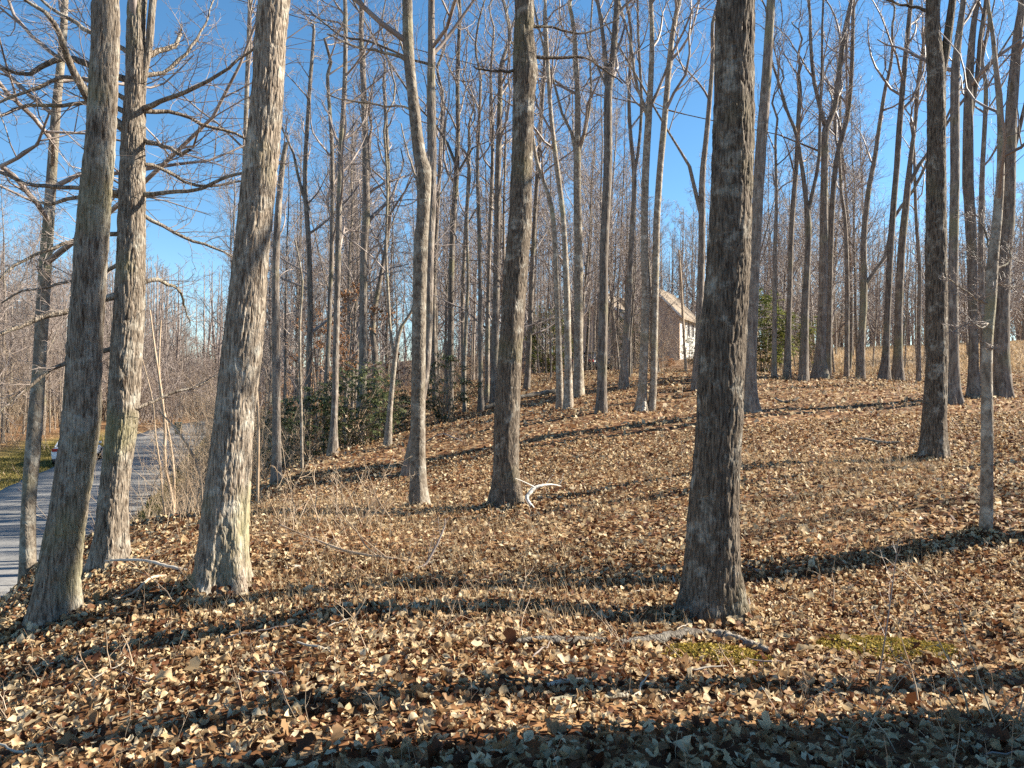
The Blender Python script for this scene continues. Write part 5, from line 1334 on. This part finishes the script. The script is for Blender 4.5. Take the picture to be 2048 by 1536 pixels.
# ------------------------------------------------------------------ brick house
def house():
    c = at(1303, 725, 75); z0 = h1(c[0], c[1])
    root = empty("brick_house", (c[0], c[1], z0), -math.radians(25))
    tag(root, "brown brick house with a steep tan roof and white side wall, behind the trees", "house")
    w, e, p, L = 2.75, 4.5, 7.3, 9.0
    MB().prism([(-w, -.6), (w, -.6), (w, e), (0, p - .12), (-w, e)], 0, .35).build("gable_wall", M_BRICK, root)
    sw = MB().box(w - .3, w - .004, .36, L, -.6, e - .05).build("side_wall", M_WHITE, root)
    MB().prism([(-w + .004, -.6), (-w + .3, -.6), (-w + .3, e - .05), (-w + .004, e - .05)], .36, L).build("side_wall", M_BRICK, root)
    MB().prism([(-w, -.6), (w, -.6), (w, e), (0, p - .12), (-w, e)], L + .01, L + .3).build("gable_wall", M_BRICK, root)
    sl = (p - e) / w
    for s in (1, -1):
        x1 = s * (w + .45); z1 = e - .45 * sl
        rf = MB().prism([(0, p), (x1, z1), (x1, z1 + .16), (0, p + .2)] if s > 0 else [(0, p), (0, p + .2), (x1, z1 + .16), (x1, z1)], -.35, L + .5).build("roof", M_SHINGLE, root)
        MB().prism([(0, p - .05), (x1 + .02 * s, z1 - .12), (x1 + .02 * s, z1 + .1), (0, p + .17)], -.44, -.355).build("fascia", M_WHITE, root)
        # courses of shingles stand proud
        mb = MB()
        n = 22
        for k in range(n):
            f0, f1 = k / n, (k + 1) / n
            xa, za = x1 * f0, (p + .2) * (1 - f0) + (z1 + .16) * f0
            xb, zb = x1 * f1, (p + .2) * (1 - f1) + (z1 + .16) * f1
            mb.add([(xa, -.36, za + .004), (xb, -.36, zb + .035), (xb, L + .51, zb + .035), (xa, L + .51, za + .004)], [(0, 1, 2, 3)])
            mb.add([(xb, -.36, zb + .035), (xb, -.36, zb + .005), (xb, L + .51, zb + .005), (xb, L + .51, zb + .035)], [(0, 1, 2, 3)])
        mb.build("shingle_course", M_SHINGLE, rf)
    for k in range(3):
        y0 = 1.3 + k * 2.1
        wnd = MB().box(w, w + .05, y0 - .08, y0 + .98, 2.55, 2.65).box(w, w + .05, y0 - .08, y0 + .98, 4.0, 4.1).box(w, w + .05, y0 - .08, y0, 2.65, 4.0).box(w, w + .05, y0 + .9, y0 + .98, 2.65, 4.0).build("window", M_WHITE, root)
        MB().box(w + .002, w + .02, y0, y0 + .44, 2.65, 4.0).build("pane", M_GLASS, wnd)
        MB().box(w + .002, w + .02, y0 + .48, y0 + .9, 2.65, 4.0).build("pane", M_GLASS, wnd)
        MB().box(w, w + .06, y0 - .2, y0 + 1.1, 2.42, 2.54).build("sill", M_WHITE, wnd)
    # lower wing with its own gable, to the left
    a, b_ = -6.4, -2.2
    m_ = (a + b_) / 2
    MB().prism([(a, -.6), (b_, -.6), (b_, 4.2), (m_, 6.6), (a, 4.2)], -2.2, -1.9).build("wing_wall", M_BRICK, root)
    MB().box(b_ - .3, b_ - .004, -1.89, -.01, -.6, 4.15).build("wing_wall", M_BRICK, root)
    MB().box(a + .004, a + .3, -1.89, L - 1, -.6, 4.15).build("wing_wall", M_BRICK, root)
    sl2 = 2.4 / ((b_ - a) / 2)
    for s in (1, -1):
        x1 = m_ + s * ((b_ - a) / 2 + .35); z1 = 4.2 - .35 * sl2
        yb = L - .5 if s < 0 else 1.2
        MB().prism([(m_, 6.7), (x1, z1 + .1), (x1, z1 + .24), (m_, 6.88)], -2.5, yb).build("roof", M_SHINGLE, root)
        MB().prism([(m_, 6.62), (x1 + .02 * s, z1), (x1 + .02 * s, z1 + .22), (m_, 6.86)], -2.6, -2.505).build("fascia", M_WHITE, root)
    ch = MB().box(-1.9, -1.1, 3.2, 4.0, 5.2, 8.6).build("chimney", M_BRICK, root)
    MB().box(-2.0, -1.0, 3.1, 4.1, 8.6, 8.75).build("chimney_cap", M_TRIM, ch)
house()

# ------------------------------------------------------------------ cars
def loft(sections, closed_ends=True):
    mb = MB(); n = len(sections[0])
    vs = [p for s in sections for p in s]
    fs = []
    for i in range(len(sections) - 1):
        for k in range(n):
            a = i * n + k; b_ = i * n + (k + 1) % n
            fs.append((a, b_, b_ + n, a + n))
    fs.append(tuple(range(n))[::-1]); fs.append(tuple(range((len(sections) - 1) * n, len(sections) * n)))
    return mb.add(vs, fs)
def ring(y, hw, z0, z1, e=3.2, n=20, top_in=1.0):
    out = []
    for k in range(n):
        t = 2 * math.pi * (k + .5) / n
        c, s = math.cos(t), math.sin(t)
        x = hw * math.copysign(abs(c) ** (2 / e), c); zz = (z0 + z1) / 2 + (z1 - z0) / 2 * math.copysign(abs(s) ** (2 / e), s)
        f = (zz - z0) / (z1 - z0)
        out.append((x * (1 - (1 - top_in) * max(0, f) ** 1.5), y, zz))
    return out
def car(name, label, x, y, rz, paint, z):
    root = empty(name, (x, y, z), rz); tag(root, label, "car")
    # rear at -y, front at +y
    body = loft([ring(-2.28, .70, .36, .84), ring(-2.2, .84, .26, .98), ring(-1.9, .90, .24, 1.02), ring(-1.0, .91, .22, 1.0), ring(0, .91, .22, .96), ring(1.0, .91, .22, .93), ring(1.7, .88, .24, .86), ring(2.15, .80, .28, .74), ring(2.26, .66, .36, .64)]).build("body", paint, root, smooth=True)
    cab = loft([ring(-1.95, .70, .9, 1.02, 4, 20, .9), ring(-1.45, .76, .88, 1.30, 4, 20, .82), ring(-.9, .78, .88, 1.46, 4, 20, .80), ring(-.1, .78, .88, 1.49, 4, 20, .80), ring(.5, .77, .86, 1.36, 4, 20, .82), ring(1.25, .72, .84, .95, 4, 20, .9)]).build("cabin_glass", M_GLASS, root, smooth=True)
    loft([ring(-1.32, .56, 1.40, 1.46, 3), ring(-.9, .60, 1.44, 1.51, 3), ring(-.1, .61, 1.46, 1.535, 3), ring(.3, .57, 1.40, 1.47, 3)]).build("roof", paint, root, smooth=True)
    for s in (1, -1):
        pl = MB()
        for (ya, za, yb, zb, hw0, hw1) in [(-1.95, .98, -1.25, 1.43, .715, .585), (-.25, .95, -.25, 1.47, .79, .635), (.35, 1.43, 1.25, .92, .60, .72)]:
            pl.add([(s * (hw0 + .012), ya - .05, za), (s * (hw0 + .012), ya + .05, za), (s * (hw1 + .012), yb + .05, zb), (s * (hw1 + .012), yb - .05, zb), (s * (hw0 - .06), ya - .05, za), (s * (hw0 - .06), ya + .05, za), (s * (hw1 - .06), yb + .05, zb), (s * (hw1 - .06), yb - .05, zb)],
                   [(0, 1, 2, 3), (7, 6, 5, 4), (0, 4, 5, 1), (1, 5, 6, 2), (2, 6, 7, 3), (3, 7, 4, 0)])
        pl.build("pillar", paint, root)
        MB().box(*(sorted((s * .46, s * .80))), -2.285, -2.12, .74, .90).build("taillight", M_RED, root, bevel=.02)
        for yy_ in (-1.38, 1.42):
            wh = MB().cyl((s * .82, yy_, .32), .32, .2, 'x', 24).build("wheel", M_BLACK, root, bevel=.02)
            MB().cyl((s * .925, yy_, .32), .2, .02, 'x', 18).build("rim", M_RIM, wh)
        MB().box(*(sorted((s * .86, s * 1.02))), .72, .86, .93, 1.05).build("mirror", paint, root, bevel=.03)
    MB().box(-.80, .80, -2.33, -2.12, .36, .58).build("bumper", paint, root, bevel=.04)
    MB().box(-.74, .74, -2.345, -2.2, .24, .37).build("bumper_skirt", M_TRIM, root, bevel=.02)
    MB().box(-.26, .26, -2.30, -2.27, .66, .78).build("licence_plate", M_WHITE, root)
p = at(152, 934, 42); i = np.argmin(abs(ROADP[:, 1] - 42))
rdir = ROADP[i + 1] - ROADP[i - 1]
car("white_car", "white sedan parked on the far edge of the road, partly behind the leaning trunk", ROADP[i, 0] - 2.35, 42.0, math.atan2(rdir[1], rdir[0]) - math.pi / 2, M_PAINT, float(road_z(42)) + .06)
p = at(1186, 727, 56)
car("dark_car", "dark car with a red rear lamp, glimpsed left of the straight trunk by the house", p[0], p[1], math.radians(-25), M_DARKPAINT, h1(p[0], p[1]))

# roadside bin
def bin_(x, y):
    root = empty("wheeled_bin", (x, y, h1(x, y)), .4); tag(root, "small dark green wheeled bin at the far end of the road", "bin")
    loft([[(-.26, -.26, .06), (.26, -.26, .06), (.26, .26, .06), (-.26, .26, .06)], [(-.31, -.33, 1.0), (.31, -.33, 1.0), (.31, .33, 1.0), (-.31, .33, 1.0)]]).build("body", M_GREENBIN, root)
    loft([[(-.33, -.36, 1.003), (.33, -.36, 1.003), (.33, .38, 1.003), (-.33, .38, 1.003)], [(-.28, -.3, 1.09), (.28, -.3, 1.09), (.28, .34, 1.09), (-.28, .34, 1.09)]]).build("lid", M_GREENBIN, root)
    for s in (-.28, .28): MB().cyl((s, .3, .1), .1, .05, 'x', 14).build("wheel", M_BLACK, root)
q = at(357, 842, 66); bin_(q[0], q[1])
